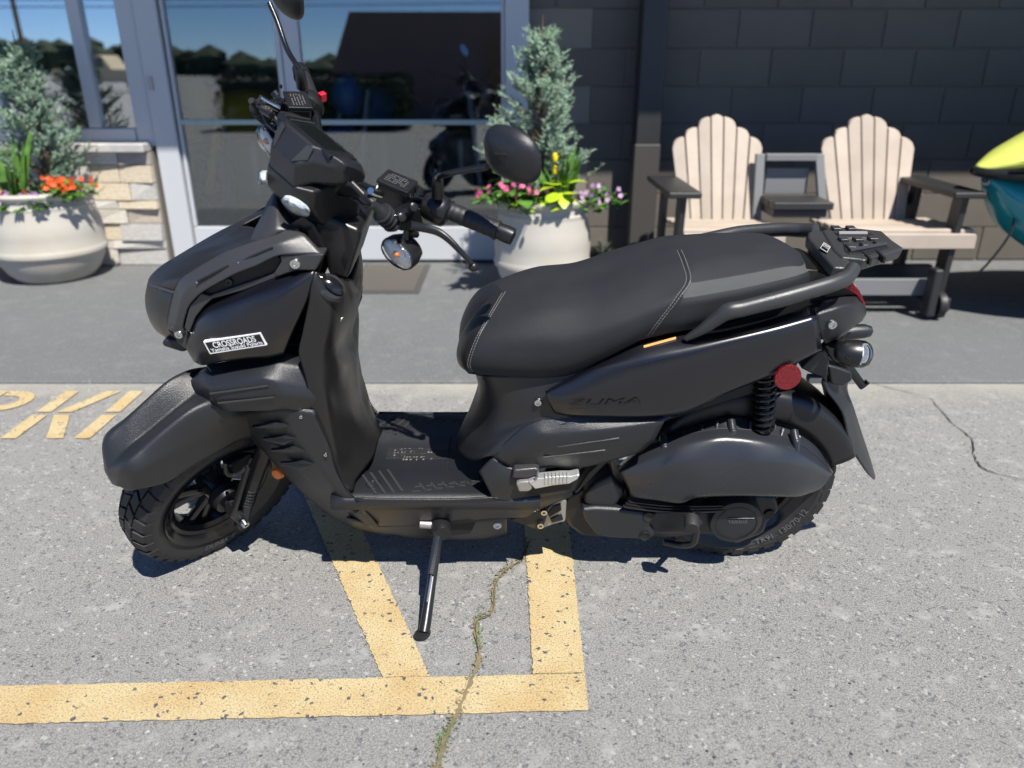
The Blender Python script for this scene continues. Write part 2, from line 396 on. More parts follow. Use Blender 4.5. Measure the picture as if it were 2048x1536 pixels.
# cracks
def ribbon(px, wd, name, m, z, seed, amp=.5, n=7):
    r = random.Random(seed); pts = cr([onground(*q, z) for q in px], n); L = []; Rr = []
    for i, p in enumerate(pts):
        t = (pts[min(i + 1, len(pts) - 1)] - pts[max(i - 1, 0)]).normalized(); nn = Vector((-t.y, t.x, 0))
        j = Vector((r.uniform(-1, 1), r.uniform(-1, 1), 0)) * wd * amp; ww = wd * r.uniform(.35, 1.) * min(1, .25 + i / 6, .25 + (len(pts) - 1 - i) / 6)
        L.append(p + j + nn * ww); Rr.append(p + j - nn * ww)
    n = len(pts); return struct(mk(name, L + Rr, [(i, i + 1, n + i + 1, n + i) for i in range(n - 1)], m, smooth=False))
CR1 = [(870, 1560), (890, 1480), (912, 1430), (940, 1365), (958, 1310), (952, 1245), (985, 1222), (990, 1170), (1012, 1140), (1042, 1118), (1060, 1080)]
ribbon(CR1, .0050, 'pavement_crack', 'moss', .006, 3, .35, 9)
rk_ = random.Random(31); cp_ = cr([onground(*q) for q in CR1], 30); mb = MB()
for _ in range(520):
    i_ = int(rk_.random() ** 1.4 * (len(cp_) - 1)); c = cp_[i_] + Vector((rk_.gauss(0, .0062), rk_.gauss(0, .0062), .0062)); s = rk_.uniform(.0010, .0032); a = rk_.uniform(0, 6.28); k = rk_.randint(4, 6)
    ring = [c + Vector((math.cos(a + 6.28 * n_ / k) * s * rk_.uniform(.6, 1.4), math.sin(a + 6.28 * n_ / k) * s * rk_.uniform(.5, 1.1), 0)) for n_ in range(k)]
    mb.add(ring + [c + Vector((0, 0, s * .5))], [(n_, (n_ + 1) % k, k) for n_ in range(k)])
tag(stuff(mb.build('crack_crumbs', 'moss', smooth=False)), 'brown dirt and crumbs lying along the pavement crack', 'dirt')
ribbon(CR1[4:], .0011, 'pavement_crack', 'crack', .0075, 4, 1.0, 10)
ribbon([(1860, 795), (1905, 845), (1945, 880), (1950, 915), (1975, 940), (2050, 960)], .003, 'pavement_crack', 'crack', .004, 5, 1.)
ribbon([(1650, 740), (1780, 775), (1860, 795)], .002, 'pavement_crack', 'crack', .004, 8, 1.)
def scatter(name, n, region, size, m, seed, zs=.5):
    r = random.Random(seed); mb = MB()
    for _ in range(n):
        c = onground(r.uniform(region[0], region[2]), r.uniform(region[1], region[3])); s = size * r.uniform(.4, 1.); a = r.uniform(0, 6.3)
        k = r.randint(4, 6); ring = [c + Vector((math.cos(a + 6.28 * i / k) * s * r.uniform(.7, 1.3), math.sin(a + 6.28 * i / k) * s * r.uniform(.5, 1), 0)) for i in range(k)]
        top = [c + (q - c) * .6 + Vector((0, 0, s * zs)) for q in ring]
        mb.add(ring + top, [tuple(range(k, 2 * k))] + [(i, (i + 1) % k, (i + 1) % k + k, i + k) for i in range(k)])
    return stuff(mb.build(name, m, smooth=False))
tag(scatter('gravel', 420, (0, 800, 2048, 1530), .0038, STONES[3], 11), 'fine grey grit loose on the asphalt', 'gravel')
tag(scatter('gravel', 160, (0, 900, 2048, 1530), .0042, 'crack', 12, .3), 'dark stone chips loose on the asphalt', 'gravel')
mb = MB(); r_ = random.Random(5)
for i in range(150):
    c = onground(*[(884 + r_.gauss(0, 5), 1485 + r_.gauss(0, 12)), (957 + r_.gauss(0, 4), 1270 + r_.gauss(0, 25))][i % 2]); a = r_.uniform(0, 6.3); h = r_.uniform(.004, .011)
    d = Vector((math.cos(a), math.sin(a), 0)) * .0012; t = c + Vector((r_.uniform(-1, 1) * .008, r_.uniform(-1, 1) * .008, h)); mb.add([c - d, c + d, t], [(0, 1, 2)])
tag(stuff(mb.build('moss_tufts', 'leaf_g', smooth=False)), 'tiny green weeds growing out of the pavement crack', 'weeds')

# ------------------------------------------------------------------ building
XJ = onwall(1055, 300, WY).x          # storefront / block wall joint
wallb = thing('block_wall', 'dark painted concrete block wall behind the double chair', 'wall', (XJ, WY, 0))
mk('mortar_bed', *(lambda q: (q.v, q.f))(MB().box((0, .006, 0), (9, .25, 4.2))), 'mortar', wallb, smooth=False)
bmesh_block = MB().box((-.1975, -.004, -.0975), (.1975, .02, .0975)).build('block', 'wall', wallb, bev=.004)
cnt = 0; half = None
for c in range(21):
    for k in range(-1, 23):
        xx = .2 + k * .405 + (.2025 if c % 2 else 0) - .05; zz = .02 + c * .2 + .0975
        if xx < .2 or xx > 8.7: continue
        if c > 9 or xx > 4.2: continue
        o = bmesh_block if cnt == 0 else bmesh_block.copy()
        if cnt: COL.objects.link(o); o.parent = wallb
        o.location = (xx, rnd.uniform(-.0012, .0012), zz); cnt += 1
up = MB().box((0, -.004, 2.02), (9, .01, 4.2)); up.box((4.42, -.004, .02), (9, .01, 2.02)); up.build('upper_wall', 'wall', wallb, smooth=False)
if True:
    e = MB()
    for c in range(10):
        if c % 2 == 0: continue
        e.box((0.005, -.004, .02 + c * .2), (.148, .02, .215 + c * .2))
    e.build('half_block', 'wall', wallb, bev=.004)
# downpipe
pw = .068; pc = onwall(1283, 440, WY - .16).x
dp = thing('downpipe', 'black square downpipe standing against the dark block wall', 'pipe', (pc, WY - .13, 0))
MB().box((-pw, -.075, .40), (pw, .075, 4.2)).build('pipe', 'pipe', dp, bev=.012)
MB().box((-pw - .005, -.082, .012), (pw + .005, .080, .72)).build('sleeve', 'pipe_lower', dp, bev=.008)  # lower length of the pipe, slightly wider and in a lighter colour
# canopy above (throws the shade over the upper facade)
cn = thing('canopy', 'flat metal canopy projecting over the shop front', 'canopy', (0, WY, 3.0))
MB().box((-9, -1.44, 0), (9, .3, .28)).build('deck', 'soffit', cn, bev=.01)
# storefront
SF = WY - .03
def X(px, py=300): return onwall(px, py, SF).x
sf = thing('shop_front', 'pale aluminium shop front with two glass doors and windows', 'storefront', (0, SF, 0))
def frame_bar(name, x0, x1, z0, z1, y0=-.045, y1=.045, m='tarnish', par=None): return MB().box((x0, y0, z0), (x1, y1, z1)).build(name, m, par or sf, bev=.004)
zsill = onwall(120, 283, SF).z; zdb = onwall(600, 452, SF).z; TOP = 2.75
xl0, xl1 = X(322, 300), X(368, 300)        # left jamb of doors
xc0, xc1 = X(560, 120), X(606, 120)
xr0, xr1 = X(1004, 250), X(1056, 250)
frame_bar('jamb', xl0 - .105, xl0 - .004, zsill - .02, TOP); frame_bar('door_jamb', xl0, xl1 - .01, .012, TOP, -.06, .05)
frame_bar('door_jamb', xr0 + .02, xr1, .012, TOP, -.06, .05)
frame_bar('head', xl0 - 4, xr1, TOP + .002, TOP + .12)
def door(x0, x1, name, sl, srr):
    d = MB(); zt = TOP - .01
    d.box((x0, -.035, zdb + .004), (x0 + sl, .02, zt)); d.box((x1 - srr, -.035, zdb + .004), (x1, .02, zt)); d.box((x0, -.036, .03), (x1, .021, zdb))
    d.box((x0 + sl + .002, -.034, zt - .1), (x1 - srr - .002, .019, zt - .002))
    f = d.build(name, 'tarnish', sf, bev=.004)
    MB().box((x0 + sl, -.012, zdb), (x1 - srr, -.004, zt - .09)).build('pane', 'glass', f, smooth=False)
    zr = onwall(700, 244, SF).z
    MB().box((x0 + sl, -.03, zr - .014), (x1 - srr, -.014, zr + .014)).build('pane_bar', mat_teal, f, bev=.003)  # one thin pale teal bar across each door pane
    return f
mat_teal = mat('pane_bar_teal', (.30, .38, .38), .4, metal=.3)
door(xl1, xc0 + .02, 'door', .018, .03); d2 = door(xc0 + .025, xr0 + .018, 'door', .10, .02)
hd = MB(); hx = xc0 + .06; hd.tube([(hx, -.035, .95), (hx, -.09, .95), (hx - .07, -.10, .95)], .011, 8); hd.build('door_handle', 'alu', sf)
# windows on the left
wx1 = xl0 - .11; mull = X(178, 150)
frame_bar('window_sill_frame', -9, wx1, zsill + .002, zsill + .075, -.05, .045)
for a, b in ((mull - .035, mull + .035), (X(-10, 150) - .035, X(-10, 150) + .035), (X(-230, 150) - .035, X(-230, 150) + .035)): frame_bar('mullion', a, b, zsill + .077, TOP)
prev = wx1
for nx in (mull, X(-10, 150), X(-230, 150), -9):
    MB().box((nx + .036 if nx > -9 else -9, -.012, zsill + .074), (prev - .002, -.004, TOP)).build('window_pane', 'glasswin', sf, smooth=False); prev = nx - .036
MB().box((-9, -.03, TOP + .12), (9, .2, 4.2)).build('fascia', 'wall', sf, smooth=False)
lb = MB().box((xl0 + .02, -.068, 1.0), (xl0 + .045, -.061, 1.07)); lb.build('hinge', 'alu_d', sf)
# stone veneer under the window: each stone a piece
sv = thing('stone_plinth', 'ledgestone plinth of pale and tan stones below the shop window', 'wall', (0, SF - .06, 0))
MB().box((-9, -.02, .012), (xl0 - .02, .10, zsill - .05)).build('mortar_bed', 'mortar', sv, smooth=False)
rs = random.Random(21); zc = .014; variants = []
for vi in range(6):
    v = []
    for sx in (-.5, .5):
        for sz in (-.5, .5): v.append((sx, -.035 - rs.uniform(0, .02), sz))
    bk = [(sx, .02, sz) for sx in (-.5, .5) for sz in (-.5, .5)]
    me = mk('stone', v + bk, [(0, 1, 3, 2), (4, 6, 7, 5), (0, 2, 6, 4), (1, 5, 7, 3), (0, 4, 5, 1), (2, 3, 7, 6)], STONES[vi], None, smooth=False)
    variants.append(me)
used = set(); topz = zsill - .05
while zc < topz - .03:
    h = rs.choice([.05, .07, .085, .10]); h = min(h, topz - zc); xx = xl0 - .022; k = 0
    while xx > -2.75:
        wd = rs.uniform(.14, .36); vi = rs.choice([0, 0, 1, 2, 2, 3, 4, 4, 5])
        if vi in used: o = variants[vi].copy(); COL.objects.link(o)
        else: o = variants[vi]; used.add(vi)
        o.parent = sv; o.location = (xx - wd / 2, -.0, zc + h / 2); o.scale = (wd - .007, rs.uniform(.75, 1.3), h - .006); o.rotation_euler = (0, rs.uniform(-.006, .006), rs.uniform(-.008, .008))
        xx -= wd
    zc += h
for vi in range(6):
    if vi not in used: bpy.data.objects.remove(variants[vi])
MB().box((-9, -.10, zsill - .048), (xl0 - .03, .06, zsill)).build('sill_stone', STONES[3], sv, bev=.008)
# showroom inside
room = MB(); room.box((-9, WY + 4.2, 0), (XJ + .3, WY + 4.3, 3)); room.box((-9, WY + .05, 2.9), (XJ + .3, WY + 4.3, 3.0)); room.box((XJ + .25, WY + .25, 0), (XJ + .35, WY + 4.2, 2.9)); room.box((-9.1, WY, 0), (-9, WY + 4.2, 2.9))
struct(room.build('showroom_walls', 'room', smooth=False))
fl = MB().box((-9, WY + .05, -.02), (XJ + .25, WY + 4.2, .016)); struct(fl.build('showroom_floor', 'roomfloor', smooth=False))
def bike(loc, rz, body, rim, label):
    b = thing('motorcycle', label, 'motorcycle', loc, 'motorcycles in the showroom'); b.rotation_euler = (0, R(0), R(rz))
    for x in (-.68, .68):
        t = MB().lathe([(.30 - .05 * math.cos(a) * -1, .05 * math.sin(a)) for a in [2 * math.pi * i / 12 for i in range(12)]], (x, 0, .35), (0, 1, 0), 28, closed=True).build('tyre', 'rubber', b)
        rm = MB().lathe([(.25, -.03), (.25, .03), (.225, .03), (.225, -.03)], (x, 0, .35), (0, 1, 0), 28, closed=True)
        for k in range(6):
            a = k * math.pi / 3; rm.tube([(x, 0, .35), (x + .24 * math.cos(a), 0, .35 + .24 * math.sin(a))], .012, 6)
        rm.build('rim', rim, t)
    f = MB()
    for s in (-.1, .1): f.tube([(-.68, s, .35), (-.46, s, .95)], .025, 8)
    f.build('fork', body if body == 'yellow_bike' else 'alu_d', b)
    tk = MB().ball((-.15, 0, .82), .24, 14, (1.2, .6, .62)); tk.build('tank', body, b)
    MB().ball((.32, 0, .82), .3, 12, (1.2, .45, .25)).build('seat', 'seat_s', b)
    MB().box((-.3, -.15, .25), (.3, .15, .65)).build('engine', 'alu_d', b, bev=.05)
    hb = MB().tube([(-.42, -.38, 1.08), (-.46, -.1, 1.0), (-.46, .1, 1.0), (-.42, .38, 1.08)], .015, 8); hb.build('handlebar', 'gloss', b)
    MB().ball((-.58, 0, .92), .13, 10, (.8, .9, 1.1)).build('headlight', body, b)
    MB().tube([(-.95, 0, .55), (-.8, 0, .68), (-.62, 0, .7)], .06, 8, flat=.9).build('fender', body, b)
bike((-1.72, WY + .98, .016), 62, 'yellow_bike', 'blue_rim', 'yellow motorcycle behind the glass door with blue wheel rims')
bike((-.35, WY + 1.3, .016), 110, 'gloss', 'gloss', 'black motorcycle behind the glass door')
bike((-1.0, WY + 1.6, .016), 75, 'blue_rim', 'gloss', 'blue motorcycle standing between a yellow and a black one in the showroom')
bike((-2.6, WY + 1.2, .016), 80, 'bike_white', 'gloss', 'pale motorcycle behind the shop window')
# ------------------------------------------------------------------ across the lot (seen in the glass)
sh = thing('storage_shed', 'dark brown storage shed across the lot mirrored in the glass door', 'shed', (0, -9.5, 0))
mk('siding', [Vector(q) for q in [(-4.5, 0, 0), (4.5, 0, 0), (4.5, 0, 2.25), (-3.6, 0, 2.25)]] + [Vector(q) for q in [(-4.5, -5, 0), (4.5, -5, 0), (4.5, -5, 2.25), (-3.6, -5, 2.25)]], [(0, 1, 2, 3), (4, 7, 6, 5), (0, 4, 5, 1), (2, 6, 7, 3), (0, 3, 7, 4), (1, 5, 6, 2)], 'shed', sh, smooth=False)
MB().box((-.6, .002, .05), (.5, .03, 1.7)).build('shed_door', 'wood', sh, smooth=False)
rt = random.Random(3); mb = MB()
for i in range(420):
    x = rt.uniform(-150, 120); s = rt.uniform(1.2, 2.8); mb.ball((x, -110 + rt.uniform(-8, 8), rt.uniform(.4, 2.2) + 1.2 * math.sin(x * .07)), s, 6, (1.1, 1, .9))
tag(stuff(mb.build('far_trees', 'hedge', smooth=False)), 'far line of trees across the road mirrored in the glass', 'trees')
added_hedge = thing('hedge', 'low dark hedge added out of view to darken the reflections in the glass doors', 'hedge', (0, -6.4, 0)); rh = random.Random(9); lf_ = MB()  # unseen hedge, added to keep sunlit ground out of the door reflections
for _ in range(5200):
    p = Vector((rh.uniform(-5.6, -1.9), rh.uniform(-.35, .35), rh.uniform(.02, 1.0))); d = Vector((rh.uniform(-1, 1), rh.uniform(-1, 1), rh.uniform(-.3, 1))).normalized() * .09; e = d.orthogonal().normalized() * .04
    lf_.add([p - e, p + d * .5 - e * .2 , p + d, p + e], [(0, 1, 2, 3)])
lf_.build('foliage', 'hedge', added_hedge, smooth=False)
core = MB().box((-5.5, -.28, 0), (-2.0, .28, .9)); core.build('twig_core', 'hedge', added_hedge, bev=.1)
vx = onwall(233, 160, 41).x
van = thing('pickup_truck', 'tan pickup truck across the road mirrored in the shop window', 'truck', (vx, -31, 0))
MB().prism([(-2.3, -.9, .45), (2.4, -.9, .45), (2.4, -.9, 1.0), (.6, -.9, 1.05), (.2, -.9, 1.65), (-1.0, -.9, 1.65), (-1.3, -.9, 1.05), (-2.3, -.9, 1.0)], Vector((0, 1.8, 0))).build('body', 'tan', van, bev=.08)
MB().box((-.95, .89, 1.1), (.25, .92, 1.55)).build('side_window', 'screen', van)
for wx_ in (-1.5, 1.6):
    for wy_ in (-.85, .85): MB().lathe([(.2, -.1), (.38, -.1), (.38, .1), (.2, .1)], (wx_, wy_, .38), (0, 1, 0), 20).build('wheel', 'rubber', van)
px_ = onwall(45, 30, 50).x
up_ = thing('utility_pole', 'wooden utility pole with cross arm across the road mirrored in the shop window', 'pole', (px_, -40, 0))
MB().tube([(0, 0, 0), (0, 0, 9)], [.16, .11], 8).build('post', 'wood', up_); MB().box((-1.2, -.06, 8.2), (1.2, .06, 8.35)).build('cross_arm', 'wood', up_)
for i, dz in enumerate((8.4, 7.2, 5.6, 5.2)):
    wr = MB().tube([(-60 + k * 10, -.3 + i * .2, dz - .9 * (1 - ((k - 6) / 6) ** 2)) for k in range(13)], .03, 5); wr.build('wire', 'dark', up_)

# ------------------------------------------------------------------ scooter
YC = 1.65; LEAN = R(8.5); STEER = R(50.5); RAKE = R(26)
ROOT = Matrix.Translation((0, YC, 0)) @ Matrix.Rotation(LEAN, 4, 'X')
sc = thing('scooter', 'matt black motor scooter leaning on its side stand across the yellow lines', 'scooter')
sc.matrix_world = ROOT
RF, RR = .218, .230
AXF = Vector((-.713, 0, RF)); AXR = Vector((.530, 0, RR))
piv = AXF + Vector((.035, 0, 0))
S = Matrix.Translation(piv) @ Matrix.Rotation(STEER, 4, Vector((math.sin(RAKE), 0, math.cos(RAKE)))) @ Matrix.Translation(-piv)
B_ = Fr(ROOT); S_ = Fr(ROOT @ S)
def both(name, v, f, m, M=None, par=None, **k):
    a = mk(name, v, f, m, par or sc, M=M, **k)
    b = mk(name, [Vector((q.x, -q.y, q.z)) for q in v], [q[::-1] for q in f], m, par or sc, M=M, **k); return a, b
def patch(name, zone, rows, m, fr=B_, mode='both', nu=5, nv=5, tu=0., tv=0., solid=.004, M=None, par=None):
    g = surf(fr.G(zone, rows), nu, nv, tu, tv); v, f = gridfaces(g)
    if mode == 'both': r = both(name, v, f, m, M, par, solid=solid)
    elif mode == 'join':
        mb = MB(); mb.add(v, f); mb.mirror_y(); r = mb.build(name, m, par or sc, M=M, solid=solid)
    else: r = mk(name, v, f, m, par or sc, M=M, solid=solid)
    return g, r
def slab(name, zone, pts, m, wo, wi, bev=.005, fr=B_, mode='both', M=None, par=None, segs=2):
    """outline traced on the plane w = wo, extruded inwards to wi"""
    P = [fr.P(q[0], q[1], (q[2] if len(q) > 2 else wo), zone) for q in pts]
    if wi is None: wi = -wo
    E = [Vector((0, -wi - p.y, 0)) for p in P]
    mb = MB().prism(P, E)
    if mode == 'both': return both(name, mb.v, mb.f, m, M, par, bev=bev, segs=segs)
    return mb.build(name, m, par or sc, M=M, bev=bev, segs=segs)
def bolt(p, r, m='chrome', d=(0, -1, 0), name='bolt', par=None, M=None, h=.004):
    d = Vector(d)
    mb = MB().lathe([(r * 1.15, -.002), (r * 1.15, h * .4), (r * .95, h), (r * .5, h), (r * .42, h * .35)], p, d, 14)
    return mb.build(name, m, par or sc, M=M)

# --- wheels
def wheel(name, ctr, rad, hw, M, seed):
    wh = MB(); wr = rad - .075
    hub = MB().lathe([(.022, -.055), (.034, -.05), (.034, .05), (.022, .055)], ctr, (0, 1, 0), 20)
    rim = MB().lathe([(wr, -.045), (wr + .008, -.05), (wr + .010, -.044), (wr - .004, -.038), (wr - .02, -.03), (wr - .022, 0), (wr - .02, .03), (wr - .004, .038), (wr + .010, .044), (wr + .008, .05), (wr, .045), (wr - .012, .034), (wr - .03, .02), (wr - .03, -.02), (wr - .012, -.034)], ctr, (0, 1, 0), 56, closed=True)
    root = rim.build(name, 'gloss', sc, M=M); root.name = name
    hub.build('hub', 'gloss', root)
    for k in range(5):
        sp = MB()
        for d in (-.17, .17):
            a = 2 * math.pi * k / 5 + .3; p0 = ctr + Vector((math.cos(a + d * .4), 0, math.sin(a + d * .4))) * .028; p1 = ctr + Vector((math.cos(a + d), 0, math.sin(a + d))) * (wr - .018)
            sp.tube([p0, p0.lerp(p1, .5), p1], [.013, .010, .011], 8, flat=1.3, up=(0, 1, 0))
        sp.build('spoke', 'gloss', root)
    pr = [(wr + .004, -.043), (wr + .018, -hw * .86), (rad - .045, -hw), (rad - .025, -hw * .95), (rad - .011, -hw * .68), (rad - .008, -hw * .3), (rad - .008, hw * .3), (rad - .011, hw * .68), (rad - .025, hw * .95), (rad - .045, hw), (wr + .018, hw * .86), (wr + .004, .043)]
    ty = MB().lathe(pr, ctr, (0, 1, 0), 72, closed=True).build('tyre', 'rubber_s', root)
    N = 34; tr = MB()
    def blk(a0, a1, y0, y1, skew, r0, r1, drop0, drop1):
        vs = []
        for rr_, sh in ((r0, 0), (r1, .004)):
            for (a, y, dr) in ((a0, y0, drop0), (a1, y0, drop0), (a1, y1, drop1), (a0, y1, drop1)):
                aa = a + skew * y; rad_ = rr_ - dr
                aa += sh * .5 * (1 if a == a0 else -1)
                vs.append(ctr + Vector((math.cos(aa) * rad_, y, math.sin(aa) * rad_)))
        tr.add(vs, [(0, 3, 2, 1), (4, 5, 6, 7), (0, 1, 5, 4), (1, 2, 6, 5), (2, 3, 7, 6), (3, 0, 4, 7)])
    st = 2 * math.pi / N
    for i in range(N):
        a = i * st
        for sgn in (-1, 1):
            off = st * .5 if sgn > 0 else 0
            y0, y1, y2, y3 = hw * .05, hw * .46, hw * .54, hw * .93
            A = a + off
            blk(A, A + st * .80, *sorted((sgn * y0, sgn * y1)), 3.0 * sgn, rad - .016, rad, .0005 if sgn > 0 else .002, .002 if sgn > 0 else .0005)
            d_in, d_out = .003, .016
            lo, hi = sorted((sgn * y2, sgn * y3))
            blk(A + st * .35, A + st * 1.05, lo, hi, 1.5 * sgn, rad - .017, rad, d_in if sgn > 0 else d_out, d_out if sgn > 0 else d_in)
            # lug wrapping down the shoulder
            vs = []
            for (aa, y, rr_) in ((0, .93, .016), (1, .93, .016), (1, 1.0, .036), (0, 1.0, .036)):
                t = A + st * (.38 if not aa else 1.02) + 1.5 * sgn * sgn * y * hw
                vs.append((t, sgn * y * hw, rad - rr_))
            q = [ctr + Vector((math.cos(t) * r, y, math.sin(t) * r)) for t, y, r in vs]
            q2 = [ctr + Vector((math.cos(t) * (r - .004), y * .93, math.sin(t) * (r - .004))) for t, y, r in vs]
            tr.add(q2 + q, [(0, 3, 2, 1), (4, 5, 6, 7), (0, 1, 5, 4), (1, 2, 6, 5), (2, 3, 7, 6), (3, 0, 4, 7)])
    tr.build('tread', 'rubber', ty, smooth=False)
    return root
fw = wheel('front_wheel', AXF, RF, .053, S, 1)
rw = wheel('rear_wheel', AXR, RR, .060, None, 2)
def tyre_text(s, ctr, rad, hw, a0, a1, par, m='grey_print'):
    uv, f = textmesh(s, True); v = []
    for u, h in uv:
        a = a0 + (a1 - a0) * u; r = rad - .046 - .016 * h
        yy = -(hw + .0012) + (.0012 if h > .5 else .0)
        v.append(ctr + Vector((math.cos(a) * r, yy - .0015, math.sin(a) * r)))
    mk('lettering', v, f, m, par, smooth=False)
tyre_text('DUNLOP', AXF, RF, .053, R(240), R(268), fw)
tyre_text('TR91  130/70-12', AXR, RR, .060, R(290), R(338), rw)
# brake disc front (far side)
MB().lathe([(.05, .045), (.095, .045), (.095, .049), (.05, .049)], AXF, (0, 1, 0), 40, closed=True).build('brake_disc', 'alu_d', sc, M=S)
MB().lathe([(.005, -.075), (.014, -.075), (.014, -.06), (.03, -.058), (.03, -.05)], AXF, (0, 1, 0), 20).build('axle', 'steel_d', sc, M=S)

# --- fork
fk = [S_.P(1110, 640, .085, 'C'), S_.P(1050, 800, .085, 'C'), S_.P(1012, 915, .085, 'C')]
lo_ = [S_.P(1010, 915, .085, 'C'), S_.P(985, 1000, .085, 'C'), S_.P(940, 1165, .085, 'C')]
top = fk[0] + (fk[0] - fk[1]) * 1.4
for sg in (1, -1):
    fl_ = lambda p: Vector((p.x, p.y * sg, p.z))
    o = MB().tube([fl_(q) for q in [top] + fk], [.019, .019, .019, .017], 16).build('fork_leg', 'satin', sc, M=S)
    mb = MB().tube([fl_(q) for q in lo_], [.015, .0165, .016], 16)
    for k in range(6):
        c = lo_[0].lerp(lo_[2], .02 + k * .075); d = (lo_[2] - lo_[0]).normalized()
        mb.lathe([(.013, -.004), (.0175, -.003), (.0185, 0), (.0175, .003), (.013, .004)], fl_(c), fl_(d), 16)
    mb.build('gaiter', 'plastic', o)
    pl = [S_.P(990, 775, .10, 'C'), S_.P(1010, 790, .10, 'C'), S_.P(950, 980, .10, 'C'), S_.P(905, 1130, .10, 'C'), S_.P(870, 1120, .10, 'C'), S_.P(900, 1060, .10, 'C')]
    MB().prism([fl_(q) for q in pl], Vector((0, .012 * sg, 0))).build('fork_bracket', 'satin', o, bev=.003)
    c = lo_[2]
    MB().prism([fl_(S_.P(q[0], q[1], .098, 'C')) for q in ((870, 1120), (905, 1060), (985, 1090), (985, 1140), (930, 1170))], Vector((0, .03 * sg, 0))).build('axle_lug', 'satin', o, bev=.004)
    bolt(fl_(S_.P(958, 1150, .102, 'C')), .0085, 'chrome', (0, -sg, 0), M=None, par=o, h=.012)
cb = MB().tube([S_.P(470, 1035 + 0, .0, 'C') if False else AXF + Vector((0, -.035, 0)), AXF + Vector((.0, -.062, 0))], [.04, .034], 20); cb.build('speed_sensor', 'satin', sc, M=S)
hose = MB().tube(cr([S_.P(*q, 'C') for q in ((835, 770, .07), (850, 830, .075), (905, 835, .08), (960, 800, .09), (1010, 720, .085))], 5), .0045, 8); hose.build('brake_hose', 'steel_d', sc, M=S)
MB().prism([S_.P(q[0], q[1], .03, 'C') for q in ((860, 780), (1010, 690), (1030, 700), (960, 830), (890, 850))], Vector((0, .04, 0))).build('brake_caliper', 'satin', sc, M=S, bev=.006)

# --- front mudguard (turns with the wheel)
patch('front_mudguard', 'C', [
 [(175, 934, .036), (145, 912, .034), (112, 905, .022), (85, 890, 0)],
 [(250, 926, .054), (228, 832, .057), (150, 785, .036), (60, 805, 0)],
 [(440, 880, .060), (400, 738, .064), (300, 655, .040), (150, 645, -.012, 'C', 0.)],
 [(620, 770, .064), (590, 632, .067), (455, 525, .043), (275, 500, -.025, 'C', 0.)],
 [(790, 680, .068), (760, 528, .071), (620, 400, .046), (455, 335, -.03, 'C', 0.)],
 [(930, 605, .070), (890, 448, .074), (770, 335, .048), (620, 210, -.03, 'C', 0.)],
 [(1060, 570, .070), (1020, 420, .074), (920, 300, .048), (770, 100, -.03, 'C', 0.)]], 'plastic', S_, 'join', 6, 5, .45, .1, .004, S)

# --- lower cowl, fins
g, cow = patch('lower_cowl', 'C', [
 [(860, 395, .085), (1060, 400, .145), (1250, 385, .172), (1430, 400, .168)],
 [(1000, 560, .085), (1150, 575, .145), (1320, 560, .172), (1535, 640, .166)],
 [(1120, 700, .085), (1280, 730, .145), (1420, 710, .172), (1575, 800, .164)],
 [(1270, 870, .085), (1400, 880, .143), (1520, 860, .17), (1640, 920, .165)],
 [(1410, 1000, .08), (1510, 990, .135), (1610, 970, .165), (1715, 1000, .165)],
 [(1560, 1115, .075), (1640, 1100, .125), (1720, 1080, .158), (1795, 1090, .162)],
 [(1720, 1205, .075), (1780, 1198, .115), (1825, 1188, .145), (1862, 1178, .146)]], 'plastic', tu=.6, tv=.1)
for (xa, ya, xb, yb, h) in ((1010, 520, 1250, 512, 20), (1085, 600, 1300, 595, -38), (1135, 678, 1362, 678, 20), (1200, 765, 1420, 765, -36)):
    pa, pb, pm, pn = (xa, ya), (xb, yb), (xa + (xb - xa) * .62, (ya + yb) / 2 - (h if h > 0 else 6)), (xa + (xb - xa) * .66, (ya + yb) / 2 + (8 if h > 0 else -h))
    wl = lambda q: .158 + .018 * (q[0] - xa) / (xb - xa)
    P4 = [B_.P(q[0], q[1], wl(q) + d, 'C') for q, d in ((pa, -.006), (pn, .004 if h > 0 else .001), (pb, .0), (pm, .006))]
    q4 = [p + Vector((0, .012, 0)) for p in P4]
    for s_ in (1, -1): mk('cowl_fin', [Vector((p.x, p.y * s_, p.z)) for p in P4 + q4], [(0, 1, 2, 3), (4, 7, 6, 5), (0, 4, 5, 1), (1, 5, 6, 2), (2, 6, 7, 3), (3, 7, 4, 0)], 'plastic', cow[0 if s_ > 0 else 1], smooth=False)
for q in ((1343, 445), (1508, 697)): bolt(B_.P(q[0], q[1], .172, 'C'), .0035, par=cow[0])
bolt(B_.P(1707, 1075, .165, 'C'), .0055, 'plastic', par=cow[0])
MB().lathe([(.0, .0), (.013, .0), (.016, .004), (.012, .011), (.0, .013)], B_.P(1195, 815, .06, 'C'), (-.3, -1, 0), 20).build('side_reflector', 'amber', sc)
for nm, q in (('panel_gap', ((1700, 990, .168), (1715, 1012, .169), (1790, 1095, .1655), (1856, 1174, .150))), ('panel_gap', ((1440, 430, .1705), (1480, 520, .170), (1540, 640, .1685), (1590, 770, .1675), (1640, 915, .168), (1700, 985, .168)))):
    t_ = MB().tube(cr([B_.P(a_, b_, c_, 'C') for a_, b_, c_ in q], 5), .0013, 6)
    for s_ in (0, 1):
        if s_: t_.flip_y()
        t_.build(nm, 'dark', cow[s_])
